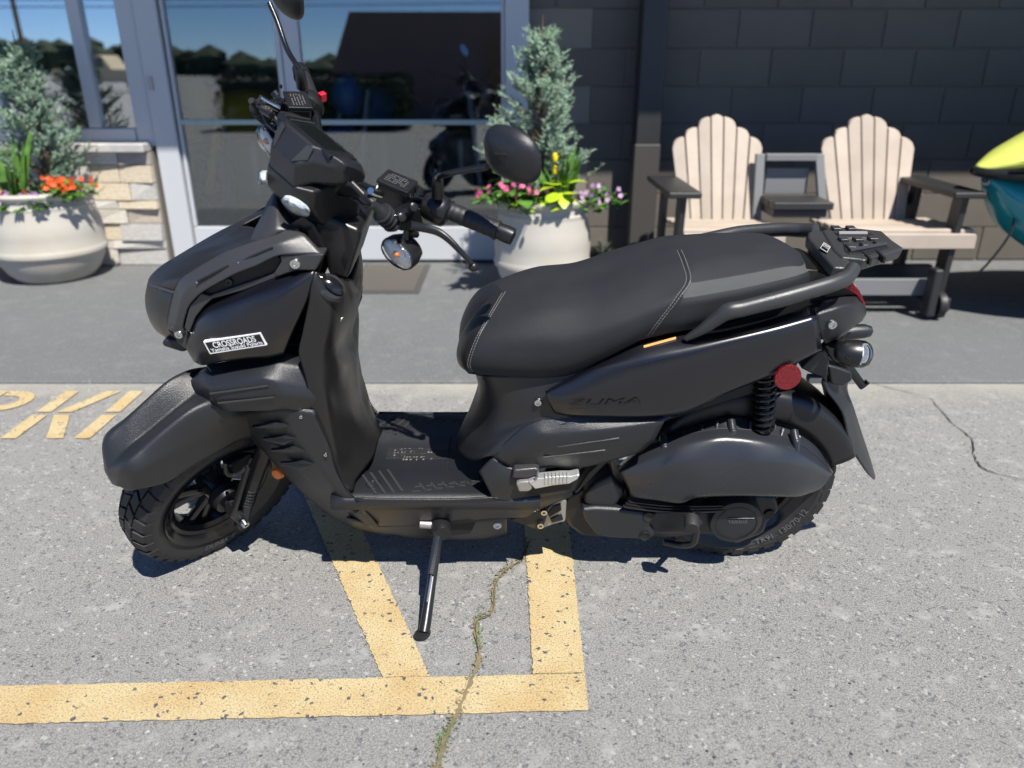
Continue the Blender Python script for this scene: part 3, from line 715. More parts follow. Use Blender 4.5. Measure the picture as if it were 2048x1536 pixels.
# front undertray joining both lower cowls
patch('front_undertray', 'C', [
 [(860, 300, .0), (860, 300, .085)], [(1000, 560, .0), (1000, 560, .085)], [(1120, 700, 0), (1120, 700, .085)], [(1270, 870, 0), (1270, 870, .085)],
 [(1410, 1000, 0), (1410, 1000, .08)], [(1560, 1115, 0), (1560, 1115, .075)], [(1720, 1205, 0), (1720, 1205, .075)]], 'dark', mode='join')

# --- wing pod
g, pod = patch('cowl_pod', 'C', [
 [(640, 175, .10), (720, 118, .12), (1060, 62, .13), (1240, 24, .13), (1335, 48, .12)],
 [(612, 205, .12), (715, 175, .150), (1020, 128, .162), (1190, 95, .162), (1405, 130, .148)],
 [(640, 268, .13), (735, 250, .172), (1095, 190, .186), (1195, 208, .184), (1485, 270, .156)],
 [(680, 325, .13), (780, 330, .178), (1120, 290, .192), (1228, 300, .190), (1490, 330, .16)],
 [(770, 392, .125), (850, 403, .165), (1130, 396, .182), (1245, 386, .182), (1428, 424, .158)],
 [(800, 392, .10), (880, 400, .13), (1150, 395, .14), (1255, 390, .14), (1430, 420, .13)]], 'plastic', tu=.65, tv=.6)
rp = [B_.P(q[0], q[1], q[2], 'C') for q in ((700, 98, .12), (1035, 44, .132), (1110, 56, .135), (1050, 116, .158), (740, 158, .148))]
pt_ = MB().prism(rp, Vector((0, .02, -.012)))
for s_ in (0, 1):
    if s_: pt_.flip_y()
    pt_.build('pod_top_pad', 'plastic', pod[s_], bev=.004)
for (x0, y0, x1, y1) in ((735, 292, 1125, 238), (790, 355, 1165, 315)):
    P4 = [B_.P(a, b, .1825 + .012 * (a - 735) / 400, 'C') for a, b in ((x0, y0), (x1, y1))]
    t = MB().tube(P4, .0022, 6, flat=1.)
    for s_ in (0, 1):
        if s_: t.flip_y()
        t.build('raised_line', 'plastic_g', pod[s_])

# --- painted front panel with sticker
g, fp = patch('front_panel', 'B', [
 [(655, 1040, .115), (705, 920, .125), (780, 850, .130), (1050, 735, .140), (1300, 640, .145), (1562, 572, .142)],
 [(648, 1065, .13), (718, 965, .148), (830, 890, .160), (1100, 795, .170), (1375, 725, .172), (1572, 605, .154)],
 [(640, 1105, .135), (722, 1060, .158), (850, 1020, .1745), (1100, 960, .180), (1320, 900, .180), (1508, 815, .165)],
 [(638, 1160, .135), (735, 1170, .158), (870, 1150, .1745), (1100, 1110, .180), (1270, 1080, .180), (1420, 1010, .168)],
 [(690, 1250, .122), (755, 1278, .144), (900, 1252, .166), (1080, 1228, .172), (1230, 1220, .172), (1342, 1196, .165)]], 'painted', tu=.35, tv=.5)
for s_ in (0, 1):
    k = 1 if not s_ else -1
    Q = [B_.P(a, b, ww, 'B') for a, b, ww in ((805, 1200, .1815), (1220, 1135, .1850), (755, 1110, .1815))]
    if s_: Q = [Vector((q.x, -q.y, q.z)) for q in Q]; Q = [Q[1], Q[0], Q[2] + (Q[1] - Q[0])]
    bl, br, tl = Q; ux, uy = br - bl, tl - bl; nn = ux.cross(uy).normalized()
    def qq(a, b, l=0): return bl + ux * a + uy * b + nn * l
    st = mk('sticker', [qq(0, 0), qq(1, 0), qq(1, 1), qq(0, 1), qq(0, 0, -.008), qq(1, 0, -.008), qq(1, 1, -.008), qq(0, 1, -.008)], [(0, 1, 2, 3), (4, 7, 6, 5), (0, 4, 5, 1), (1, 5, 6, 2), (2, 6, 7, 3), (3, 7, 4, 0)], 'white', fp[s_], smooth=False)
    mk('sticker_ground', [qq(.022, .09, .0003), qq(.978, .09, .0003), qq(.978, .91, .0003), qq(.022, .91, .0003)], [(0, 1, 2, 3)], 'stickblk', st, smooth=False)
    text_quad('CROSSROADS', qq(.13, .40), qq(.87, .40), qq(.13, .86), 'lettering', 'white', st, .0006, bold=True)
    text_quad('Yamaha Suzuki Polaris', qq(.05, .13), qq(.95, .13), qq(.05, .40), 'lettering', 'white', st, .0006, bold=True)

# --- trim arm
g, ta = patch('trim_arm', 'B', [
 [(505, 1010, .105), (505, 960, .11), (550, 765, .115), (608, 648, .122), (900, 470, .128), (1120, 388, .128), (1285, 335, .122), (1338, 272, .108)],
 [(560, 1040, .125), (565, 985, .13), (605, 790, .14), (680, 680, .145), (935, 530, .150), (1140, 452, .150), (1320, 395, .148), (1500, 330, .128)],
 [(628, 1050, .13), (612, 990, .135), (652, 850, .145), (745, 748, .152), (985, 615, .158), (1150, 550, .158), (1320, 475, .157), (1640, 475, .150)]], 'plastic_g', tu=.4, tv=.8, solid=.007)
slab('trim_arm_end', 'B', [(1312, 478), (1450, 470), (1640, 468), (1578, 592), (1430, 592), (1290, 642), (1270, 612), (1322, 530)], 'plastic_g', .156, .12, .004, par=None)
slab('trim_lip', 'B', [(735, 755), (800, 775), (835, 760), (1265, 612), (1322, 535), (1330, 560), (1300, 640), (1050, 737), (820, 800), (760, 855), (700, 930), (652, 1050), (615, 1010), (655, 850)], 'plastic_g', .146, .11, .003)
slab('trim_foot', 'B', [(505, 1000), (615, 1000), (652, 1050), (632, 1180), (560, 1110)], 'plastic_g', .130, .10, .004)
slab('vent_recess', 'B', [(745, 745), (990, 600), (1300, 470), (1330, 520), (1270, 620), (830, 775)], 'dark', .138, .10, .003)
bolt(B_.P(945, 670, .139, 'B'), .007, 'steel_d'); bolt(B_.P(1428, 538, .157, 'B'), .0095); bolt(B_.P(580, 1055, .132, 'B'), .008)
for (x0, y0, x1, y1) in ((712, 672, 945, 552), (1015, 528, 1265, 420)):
    Q = [B_.P(x0, y0, .1535, 'B'), B_.P((x0 + x1) / 2, (y0 + y1) / 2 - 1, .1555, 'B'), B_.P(x1, y1, .1545, 'B')]
    t = MB().tube(Q, .0022, 6)
    for s_ in (0, 1):
        if s_: t.flip_y()
        t.build('trim_groove', 'dark', ta[s_])
    for s_ in (1, -1): MB().ball((Q[0].x, Q[0].y * s_ - .0018 * s_, Q[0].z), .0022, 8).build('trim_dot', 'chrome', ta[0 if s_ > 0 else 1])

# --- nose top and peak
patch('nose_top', 'B', [
 [(548, 748, .105), (440, 712, .075), (395, 700, .04), (352, 692, .0)],
 [(608, 650, .120), (510, 640, .085), (450, 625, .045), (392, 615, -.01, 'B', 0.)],
 [(760, 560, .126), (650, 550, .088), (590, 530, .05), (520, 500, -.03, 'B', 0.)],
 [(900, 474, .128), (820, 465, .09), (760, 440, .055), (685, 405, -.05, 'B', 0.)],
 [(1010, 432, .128), (940, 420, .09), (890, 395, .055), (810, 325, -.07, 'B', 0.)],
 [(1120, 392, .128), (1060, 375, .085), (1030, 340, .05), (985, 262, -.07, 'B', 0.)],
 [(1200, 372, .125), (1150, 330, .08), (1130, 280, .05), (1100, 180, -.07, 'B', 0.)]], 'inner', mode='join', tu=.2)
patch('peak_fin', 'B', [
 [(1228, 95, .035), (1285, 8, .042), (1300, 30, .045), (1345, 135, .04)],
 [(1175, 215, .06), (1245, 175, .085), (1300, 170, .092), (1400, 215, .075)],
 [(1110, 345, .085), (1195, 330, .118), (1290, 285, .122), (1455, 295, .11)],
 [(1120, 390, .115), (1205, 368, .125), (1290, 335, .124), (1340, 276, .112)]], 'plastic_g', tu=.6, tv=.2)
patch('nose_bridge', 'B', [
 [(1240, 120, .036), (1240, 130, .0)], [(1180, 240, .062), (1180, 230, .0)], [(1110, 360, .086), (1100, 320, .0)]], 'inner', mode='join')
slab('peak_back', 'B', [(1345, 150), (1320, 90), (1420, 120), (1560, 260), (1585, 330), (1575, 370), (1460, 302)], 'satin', .075, -.075, .006, mode='one')
slab('cowl_rear_cover', 'B', [(1455, 300), (1350, 280), (1480, 190), (1560, 250), (1585, 320), (1650, 470), (1600, 560), (1640, 470)], 'satin', .105, -.105, .006, mode='one')
# headlight dome and chin
g, hl = patch('headlight', 'B', [
 [(352, 692, .0), (395, 702, .04), (440, 715, .075), (552, 752, .108)],
 [(336, 790, .0), (372, 800, .045), (430, 812, .08), (535, 830, .112)],
 [(350, 900, .0), (380, 905, .045), (430, 912, .08), (512, 930, .11)],
 [(405, 1015, .0), (425, 1020, .04), (460, 1028, .07), (508, 1010, .102)],
 [(480, 1072, .0), (490, 1078, .035), (515, 1086, .06), (580, 1090, .095)]], 'satin', mode='join', tu=.2)
patch('headlight_rim', 'B', [
 [(350, 684, .0), (440, 706, .076), (556, 744, .110)], [(352, 702, .0), (440, 726, .077), (552, 764, .111)]], 'plastic_g', mode='join', par=hl)
slab('chin', 'B', [(440, 1125), (480, 1090), (600, 1100), (640, 1180), (600, 1192), (470, 1150)], 'plastic', .085, -.085, .01, mode='one')
slab('nose_core', 'B', [(560, 800), (900, 520), (1300, 420), (1560, 560), (1400, 1150), (760, 1230), (600, 1060)], 'dark', .08, -.08, .01, mode='one')

# --- leg shield (inner side of the front)
g, ls = patch('leg_shield', 'U', [
 [(-25, 62, .150), (30, 90, .135), (95, 98, .10), (150, 104, .055), (172, 100, .0)],
 [(-45, 130, .160), (50, 205, .150), (120, 215, .11), (175, 205, .06), (212, 190, .0)],
 [(-65, 250, .162), (45, 330, .156), (115, 315, .115), (165, 300, .06), (200, 285, .0)],
 [(-95, 400, .165), (5, 490, .160), (85, 480, .12), (130, 450, .06), (166, 400, .0)],
 [(-115, 510, .166), (-5, 600, .162), (95, 590, .12), (150, 560, .06), (188, 530, .0)],
 [(-80, 640, .167), (25, 740, .162), (85, 745, .12), (155, 720, .06), (205, 680, .0)],
 [(-60, 760, .166), (45, 880, .160), (110, 885, .12), (180, 840, .06), (226, 790, .0)],
 [(-10, 900, .165), (80, 1040, .158), (140, 1030, .12), (220, 950, .06), (265, 885, .0)],
 [(40, 1080, .165), (85, 1160, .158), (160, 1120, .12), (248, 1012, .06), (298, 938, .0)],
 [(130, 1270, .165), (180, 1262, .155), (200, 1200, .12), (285, 1085, .06), (320, 970, .0)]], 'inner', mode='join', tu=.1, tv=.1, nu=6)
# raised rim between outer cowl strip and inner panel
# steering column cover
slab('column_cover', 'A', [(300, 1170), (470, 1180), (670, 1262), (660, 1320), (590, 1540), (480, 1520), (460, 1380), (300, 1260)], 'satin', .088, -.088, .012, mode='one')
# knob (ignition)
kp = B_.P(1690, 715, .135, 'B'); kd = Vector((.62, -.45, .64)).normalized()
ig = MB().lathe([(.0, -.01), (.029, -.01), (.029, .002), (.025, .006), (.0, .006)], kp, kd, 26); ig = ig.build('ignition_ring', 'plastic', sc)
kb = MB().lathe([(.0, .004), (.019, .004), (.018, .012), (.010, .018), (.0, .019)], kp, kd, 20, sx=1.25, sy=.8, xdir=(-.6, .0, .6)); kb.build('ignition_knob', 'gloss', ig)
mb = MB().prism([B_.P(a, b, .150, 'B') for a, b in ((1600, 690), (1580, 620), (1640, 640), (1650, 700))], Vector((0, .02, 0))); mb.build('lock_shroud', 'gloss', ig, bev=.004)
patch('clear_label_glare', 'U', [[(128, 312, .1155), (110, 322, .119)], [(70, 420, .131), (62, 415, .138)], [(40, 488, .1495), (34, 490, .1515)]], 'label', mode='one', solid=.001)  # label whose glare is put into its pale grey colour

slab('pocket', 'U', [(130, 125), (160, 100), (200, 130), (220, 180), (215, 242), (165, 235), (140, 200)], 'dark', -.02, -.06, .006, mode='one')
slab('pocket_lip', 'U', [(160, 232), (218, 240), (208, 268), (165, 262)], 'satin', -.015, -.06, .004, mode='one')
# --- floorboard
zf = B_.P(500, 1190, .165, 'D').z
FX0 = B_.Z(250, 1190, zf, 'D').x; FX1 = B_.P(1010, 1160, .165, 'D').x
pf = MB()
def rr(x, w_, z): return Vector((x, -w_, z))
sec = [(.170, zf - .030), (.172, zf - .012), (.165, zf - .002), (.150, zf), (.075, zf), (.065, zf - .008), (0, zf - .008)]
xs = [FX0 - .055, FX0 - .02, FX0 + .05, FX0 + .2, FX1 - .02, FX1 + .04, FX1 + .10]
gg = [[rr(x, a, z) for a, z in sec] for x in xs]
v, f = gridfaces(gg); pf.add(v, f); pf.mirror_y(); fb = pf.build('floorboard', 'plastic', sc, solid=.004)
def on(x, y, h=0): q = B_.Z(x, y, zf + h, 'D'); return q
def rib(a, b, hw_, s_):
    t = (b - a).normalized(); dd = Vector((-t.y, t.x, 0)) * hw_
    MB().add([Vector((p.x, p.y * s_, p.z + h)) for p in (a - dd, a + dd, b + dd, b - dd) for h in (-.001, .0032)], [(1, 3, 5, 7), (0, 1, 3, 2), (2, 3, 5, 4), (4, 5, 7, 6), (6, 7, 1, 0)]).build('floor_rib', 'plastic_g', fb, smooth=False)
for s_ in (1, -1):
    for k in range(4): rib(on(285 + k * 47, 1068 - k * 8), on(365 + k * 47, 1180 - k * 6), .0026, s_)
    for k in range(6):
        for (ax, ay, bx, by) in ((560 + k * 62, 1165 - k * 8, 605 + k * 62, 1163 - k * 8), (600 + k * 62, 1120 - k * 3, 635 + k * 62, 1160 - k * 8), (575 + k * 62, 1140 - k * 6, 612 + k * 62, 1137 - k * 6)):
            rib(on(ax, ay), on(bx, by), .0022, s_)
gr = MB()
for k, yy in enumerate((-.012, -.02, -.028, .012, .02, .028)): gr.box((FX0 + .045, yy + (-.03 if yy > 0 else .03) - .0013, zf - .0062), (FX0 + .205, yy + (-.03 if yy > 0 else .03) + .0013, zf - .0045))
gr.build('mat_lines', 'plastic_g', fb, smooth=False)
pr = MB(); rq = random.Random(2)     # scuffed tread print on the centre mat
cx = B_.Z(575, 960, zf - .008, 'D')
for i in range(13):
    for j in range(5):
        if rq.random() < .35: continue
        a = cx + Vector((-.048 + i * .008 + rq.uniform(-.002, .002), -.022 + j * .011 + .00018 * (i - 6) ** 2 * (1 if j < 3 else -1), .0028)); s1, s2 = rq.uniform(.001, .003), rq.uniform(.002, .0045)
        pr.add([a + Vector((-s1, -s2, 0)), a + Vector((s1, -s2 * .6, 0)), a + Vector((s1 * .8, s2, 0)), a + Vector((-s1 * .7, s2 * .8, 0))], [(0, 1, 2, 3)])
pr.build('tyre_graphic', 'yscreen', fb, smooth=False)
for (a, b) in ((347, 1122), (965, 1082)):
    p = on(a, b); 
    for s_ in (1, -1): MB().lathe([(.0, .001), (.013, .001), (.0145, .0035), (.0155, .001)], (p.x, p.y * s_, p.z), (0, 0, 1), 20, sx=1.1).build('floor_plug', 'gloss', fb)
# gap of the battery lid
ld = MB(); xq = on(745, 1060).x; ld.box((xq - .002, -.072, zf - .0065), (xq + .002, .072, zf - .0035)); ld.build('lid_gap', 'dark', fb, smooth=False)
# side skirt and belly
g, sk = patch('floor_skirt', 'D', [
 [(248, 1195, .170), (500, 1200, .171), (800, 1200, .171), (1000, 1190, .170), (1120, 1195, .165), (1440, 1150, .15)],
 [(268, 1250, .169), (500, 1255, .169), (800, 1248, .169), (1000, 1228, .167), (1140, 1232, .160), (1430, 1185, .145)],
 [(365, 1345, .140), (500, 1343, .142), (800, 1322, .142), (1000, 1302, .14), (1190, 1295, .135), (1300, 1235, .13)]], 'plastic', tv=.3)
patch('belly_pan', 'D', [
 [(200, 1300, .144), (365, 1343, .140), (500, 1341, .141), (800, 1320, .141), (1000, 1300, .14), (1080, 1300, .136)],
 [(215, 1345, .10), (360, 1380, .10), (480, 1392, .10), (640, 1416, .09), (940, 1413, .09), (1080, 1385, .09)],
 [(215, 1350, .0), (360, 1385, .0), (480, 1395, .0), (640, 1420, .0), (940, 1417, .0), (1080, 1390, .0)]], 'plastic', mode='join')
slab('stand_recess', 'D', [(650, 1330), (860, 1318), (910, 1335), (880, 1395), (780, 1405), (640, 1400)], 'dark', .137, .09, .003)
bolt(B_.P(1028, 1345, .128, 'D'), .009, 'alu', par=None)
# rear floor flank and foot peg
patch('flank', 'D', [
 [(925, 1050, .150), (1010, 975, .150), (1110, 1030, .156), (1300, 1010, .158)],
 [(960, 1110, .164), (1030, 1090, .166), (1125, 1100, .166), (1300, 1080, .165)],
 [(990, 1170, .169), (1070, 1180, .168), (1150, 1180, .165), (1440, 1140, .155)],
 [(1000, 1200, .170), (1110, 1212, .168), (1160, 1205, .163), (1440, 1155, .150)]], 'plastic')
slab('peg_recess', 'K', [(175, 490), (480, 440), (900, 390), (915, 410), (850, 560), (560, 610), (220, 640), (195, 600)], 'dark', .166, .13, .003)
slab('peg_mount', 'K', [(135, 450), (150, 345), (400, 325), (460, 345), (440, 400), (330, 440)], 'plastic_g', .182, .13, .006)
pg = thing_part = MB().prism([B_.P(a, b, .190, 'K') for a, b in ((320, 480), (430, 440), (700, 415), (800, 415), (890, 395), (908, 405), (880, 450), (790, 500), (600, 520), (400, 560), (370, 530))], Vector((0, .022, 0))).build('foot_peg', 'alu', sc, bev=.003)
MB().prism([B_.P(a, b, .188, 'K') for a, b in ((180, 505), (230, 480), (360, 470), (370, 560), (330, 590), (215, 595))], Vector((0, .03, 0))).build('peg_hinge', 'alu_d', pg, bev=.004)
tt = MB()
for k in range(7):
    a = B_.P(520 + k * 42, 432 - k * 2, .191, 'K'); tt.box((a.x - .0022, a.y - .002, a.z - .014), (a.x + .0016, a.y + .014, a.z + .004))
tt.build('peg_teeth', 'alu', pg, bev=.001)
bolt(B_.P(415, 420, .19, 'K'), .003, par=pg)

# --- body under the seat
patch('centre_body', 'D', [
 [(912, 515, .0), (925, 520, .06), (1000, 525, .118), (1400, 515, .135), (1560, 440, .135)],
 [(925, 580, .0), (945, 590, .065), (1030, 600, .118), (1330, 600, .142), (1560, 520, .14)],
 [(890, 680, .0), (945, 690, .06), (1050, 690, .118), (1300, 670, .148), (1560, 620, .15)],
 [(850, 775, .0), (905, 790, .055), (1030, 800, .118), (1310, 745, .150), (1560, 740, .15)],
 [(812, 860, .0), (855, 880, .055), (960, 900, .122), (1210, 800, .152), (1560, 800, .15)],
 [(802, 925, .0), (825, 950, .055), (890, 990, .115), (1020, 960, .152), (1560, 900, .15)]], 'plastic', mode='join', tu=.1)
bolt(B_.P(1250, 670, .148, 'D'), .0075)
g, lc = patch('lower_side_cover', 'D', [
 [(1000, 968, .148), (1095, 870, .150), (1200, 788, .150), (130, 545, .150, 'F'), (440, 546, .150, 'F'), (770, 540, .145, 'F')],
 [(1050, 995, .158), (1130, 925, .166), (1255, 850, .170), (110, 655, .172, 'F'), (400, 622, .172, 'F'), (705, 578, .16, 'F')],
 [(1085, 1015, .158), (1165, 975, .168), (1270, 940, .174), (120, 760, .175, 'F'), (380, 725, .172, 'F'), (650, 680, .16, 'F')],
 [(1118, 1042, .150), (1200, 1038, .158), (1330, 1022, .160), (190, 842, .160, 'F'), (400, 800, .156, 'F'), (575, 745, .15, 'F')]], 'plastic', tu=.1, tv=.5)
for (x0, y0, x1, y1) in ((100, 722, 450, 672), (20, 782, 370, 740)):
    t = MB().tube([B_.P(x0, y0, .1755, 'F'), B_.P((x0 + x1) / 2, (y0 + y1) / 2, .176, 'F'), B_.P(x1, y1, .1735, 'F')], .0022, 6)
    for s_ in (0, 1):
        if s_: t.flip_y()
        t.build('raised_line', 'plastic_g', lc[s_])
slab('frame_strut', 'K', [(840, 610), (1000, 380), (1130, 260), (1230, 250), (1000, 480), (880, 610)], 'satin', .125, .10, .004)
slab('rear_core', 'F', [(100, 520), (800, 420), (1150, 300), (1500, 200), (1350, 300), (1250, 420), (800, 560), (560, 640), (400, 780), (100, 780)], 'dark', .10, -.10, .01, mode='one')

# --- side panel, tail
g, sp = patch('side_panel', 'F', [
 [(32, 410, .155), (150, 342, .140), (330, 248, .138), (560, 128, .134), (795, 80, .130), (1021, 60, .126), (1340, -14, .118), (1558, -78, .104)],
 [(36, 425, .162), (158, 362, .160), (340, 280, .164), (600, 228, .170), (830, 178, .170), (1050, 122, .166), (1350, 50, .156), (1572, -12, .140)],
 [(48, 465, .165), (165, 440, .172), (345, 400, .178), (610, 360, .180), (840, 310, .178), (1060, 255, .172), (1360, 160, .160), (1590, 70, .142)],
 [(80, 520, .160), (172, 530, .168), (350, 535, .172), (620, 532, .172), (830, 500, .170), (1030, 412, .164), (1335, 288, .152), (1598, 158, .134)],
 [(100, 532, .145), (178, 548, .150), (352, 550, .150), (620, 546, .150), (800, 536, .150), (1030, 428, .145), (1335, 300, .135), (1600, 166, .12)]], 'painted', tu=.05, tv=.4, nu=6)
both_z = []
for s_ in (0, 1):
    Q = [B_.P(a, b, .1815, 'F') for a, b in ((152, 510), (572, 482), (175, 468))]
    if s_: Q = [Vector((q.x, -q.y, q.z)) for q in Q]; Q = [Q[1], Q[0], Q[2] + (Q[1] - Q[0])]
    text_quad('ZUMA', Q[0], Q[1], Q[2], 'emblem', 'gloss', sp[s_], .0008)
wl_ = [B_.P(a, b, ww, 'E') for a, b, ww in ((865, 622, .1515), (1008, 583, .1495), (862, 604, .146))]
st = mk('warning_label', [wl_[0], wl_[1], wl_[1] + wl_[2] - wl_[0], wl_[2]], [(0, 1, 2, 3)], 'orange', sp[0], smooth=False, solid=.002)
mk('warning_text_field', [wl_[0] + Vector((0, -.0016, .0006)), wl_[1] + Vector((0, -.0016, .0006)), wl_[1] + (wl_[2] - wl_[0]) * .55 + Vector((0, -.0016, .0006)), wl_[0] + (wl_[2] - wl_[0]) * .55 + Vector((0, -.0016, .0006))], [(0, 1, 2, 3)], 'stickblk', st, smooth=False)
g, tc_ = patch('tail_cover', 'T', [
 [(455, 492, .100), (560, 480, .085), (630, 478, .065), (655, 488, .04)],
 [(415, 575, .136), (530, 540, .125), (625, 515, .10), (682, 528, .06)],
 [(425, 650, .137), (535, 605, .124), (625, 565, .10), (688, 568, .06)],
 [(462, 724, .120), (545, 686, .110), (625, 624, .088), (672, 595, .055)],
 [(470, 728, .06), (550, 690, .06), (630, 630, .06), (672, 600, .03)]], 'plastic', tu=.3, tv=.6)
bolt(B_.P(505, 628, .137, 'T'), .0085, par=tc_[0])
slab('tail_core', 'T', [(100, 640), (350, 400), (460, 370), (640, 450), (672, 500), (670, 590), (540, 685), (440, 720), (100, 800)], 'dark', .05, -.05, .006, mode='one')
slab('tail_top', 'T', [(250, 330), (360, 325), (430, 330), (520, 375), (620, 445), (655, 486), (600, 475), (450, 490), (380, 440), (250, 380)], 'satin', .062, -.062, .012, mode='one')
slab('tail_light', 'T', [(480, 352), (520, 355), (570, 385), (628, 408), (662, 450), (690, 522), (682, 532), (640, 470), (590, 440), (520, 405)], 'red', .064, -.064, .006, mode='one')

# --- seat
def CE(x, y): return (x, y, -.09, 'E', 0.)
seatrows = [
 [(112, 730, 0), (60, 700, 0), (42, 650, 0), (48, 590, 0), (75, 530, 0), (115, 470, 0), (172, 402, 0)],
 [(96, 728, .06), (47, 692, .068), (34, 640, .068), (50, 570, .058), (85, 505, .045), (130, 445, .025), (185, 388, 0)],
 [(100, 728, .122), (82, 690, .130), (92, 640, .130), (125, 560, .115), (165, 490, .085), (205, 420, .045), (238, 366, 0)],
 [(300, 740, .140), (275, 705, .154), (295, 640, .156), (330, 560, .148), (380, 462, .115)],
 [(520, 734, .142), (505, 695, .158), (520, 630, .162), (545, 550, .154), (592, 442, .118)],
 [(700, 652, .144), (700, 620, .160), (725, 560, .164), (760, 485, .156), (812, 378, .120)],
 [(868, 570, .144), (900, 525, .158), (948, 465, .160), (1005, 392, .152), (1052, 318, .120)],
 [(1030, 532, .140), (1030, 500, .152), (1035, 445, .154), (1045, 402, .150), (1088, 325, .124)],
 [(1250, 485, .130), (1250, 455, .140), (1262, 405, .142), (1280, 362, .138), (1305, 290, .112)],
 [(1450, 420, .112), (1452, 395, .120), (1465, 355, .121), (1480, 318, .116), (1492, 255, .092)],
 [(1570, 362, .080), (1574, 345, .085), (1582, 315, .085), (1585, 285, .080), (1562, 250, .062)],
 [(1608, 335, 0), (1610, 322, 0), (1612, 300, 0), (1604, 270, 0), (1580, 225, 0)]]
ctr_px = [None, None, None, (420, 282), (620, 245), (830, 180), (985, 130), (1150, 112), (1350, 103), (1460, 116), (1520, 150), None]
SG = []
for r, c in zip(seatrows, ctr_px):
    pts = [B_.P(q[0], q[1], q[2], 'E') for q in r]
    if c:
        ce = B_.P(c[0], c[1], -.06, 'E', 0.); sh = pts[-1]
        pts += [Vector((sh.x * .45 + ce.x * .55, sh.y * .55, sh.z + (ce.z - sh.z) * .85)), ce]
    elif len(pts) < 7:
        e = pts[-1]; pts += [Vector((e.x - .02, 0, e.z + .012)), Vector((e.x - .035, 0, e.z + .02))]
    SG.append(pts)
for r in SG[:3]: r[-1].y = 0
gs = surf(SG, 6, 6, .05, .05)
v, f = gridfaces(gs); mb = MB(); mb.add(v, f); mb.mirror_y(); seat = mb.build('seat', 'seat', sc, solid=.003)
# smooth vinyl of the nose (material by face position on the seat)
seat.data.materials.append(MT['seat_s']); seat.data.materials.append(MT['seatband'])
NR, NC = len(gs), len(gs[0]); nf = (NR - 1) * (NC - 1)
def facemat(i, j):
    if i < 12: return 1
    if 37 <= i < 66 and 19 <= j < 24: return 2
    return 0
fm = [facemat(i, j) for i in range(NR - 1) for j in range(NC - 1)]
if len(seat.data.polygons) == 2 * nf: seat.data.polygons.foreach_set('material_index', fm + fm)
def stitches(path, off, name='stitching', m='thread', step=.006, ln=.0038, rad=.00045):
    mb = MB(); acc = 0; 
    for a, b in zip(path[:-1], path[1:]):
        L = (b - a).length; t = (b - a).normalized() if L > 1e-6 else Vector((1, 0, 0)); s = (-acc) % step
        while s < L:
            p = a + t * s; mb.tube([p, p + t * ln], rad, 5); s += step
        acc += L
    return mb
def row_path(i, j0, j1, push=.0022, dx=0):
    out = []
    for j in range(j0, j1):
        p = gs[i][j]; n = (gs[min(i + 1, NR - 1)][j] - gs[i - 1][j]).cross(gs[i][j + 1] - gs[i][j - 1 if j else 0])
        n = n.normalized() if n.length else Vector((0, -1, 0))
        if n.y > 0: n = -n
        q = p + (gs[i + 1][j] - p).normalized() * dx; out.append(q + n * push)
    return out
for i, dx in ((12, 0), (12, .006), (36, 0), (36, .008)):
    stitches(row_path(i, 2, NC - 1, dx=dx), 0).build('stitching', 'thread', seat, smooth=False)
sm = MB().tube(row_path(12, 1, NC - 2, .0004, dx=.003), .0016, 6); sm.build('seam_piping', 'seat_s', seat)
sm = MB().tube(row_path(36, 1, NC - 1, .0004, dx=.004), .0018, 6); sm.build('seam_piping', 'seat_s', seat)
def col_path(j, i0, i1, push=.002):
    out = []
    for i in range(i0, i1):
        n = (gs[i + 1][j] - gs[i - 1][j]).cross(gs[i][j + 1] - gs[i][j - 1]).normalized()
        if n.y > 0: n = -n
        out.append(gs[i][j] + n * push)
    return out
for j in (19, 24):
    stitches(col_path(j, 38, 66, .0012), 0, rad=.0005).build('stitching', 'dark', seat, smooth=False)
for k in range(5):
    i = 44 + k * 3; MB().tube(row_path(i, 26, NC - 1, .0002) , .0012, 6).build('seat_channel', 'seat_s', seat)
slab('seat_base', 'E', [(95, 730), (300, 748), (530, 742), (700, 660), (880, 578), (1040, 542), (1260, 492), (1450, 430), (1450, 400), (700, 620), (300, 720)], 'satin', .132, .05, .003)

slab('seat_gap_filler', 'E', [(1000, 590), (1100, 545), (1260, 500), (1450, 440), (1590, 385), (1680, 400), (1500, 470), (1250, 545)], 'dark', .085, -.085, .004, mode='one')  # dark filler added to close the bright gap below the seat rear
# --- grab rails and rack
ra = [B_.P(a, b, ww, 'E') for a, b, ww in ((1050, 574, .155), (1130, 527, .168), (1235, 452, .178), (1300, 440, .178), (1500, 388, .172), (1690, 333, .150), (1765, 303, .130), (1795, 262, .105))]
rpth = cr(ra, 4, .4)
rad = [.006 + .010 * min(1, i / 8) for i in range(len(rpth))]
t = MB().tube(rpth, rad, 12, flat=.85, up=(0, 0, 1))
t.build('grab_rail', 'plastic_g', sc)
t.flip_y(); t.build('grab_rail', 'plastic_g', sc)
zr = B_.P(645, 268, .082, 'T').z
top = [B_.Z(a, b, zr, 'T') for a, b in ((452, 108), (512, 93), (600, 93), (780, 112), (838, 163), (903, 207), (690, 272), (648, 265), (560, 257), (515, 215))]
yc = (max(p.y for p in top) + min(p.y for p in top)) / 2
rk = MB().prism(top, Vector((-.006, 0, -.024))).build('rear_rack', 'plastic_g', sc, bev=.005)
for pts in (((515, 122), (560, 120), (700, 122), (740, 135), (720, 142), (540, 142)), ((560, 160), (590, 215), (640, 228), (720, 210), (800, 195), (820, 205), (700, 245), (600, 240), (575, 225))):
    MB().prism([B_.Z(a, b, zr + .0015, 'T') for a, b in pts], Vector((0, 0, -.004))).build('rack_slot', 'dark', rk, bev=.001)
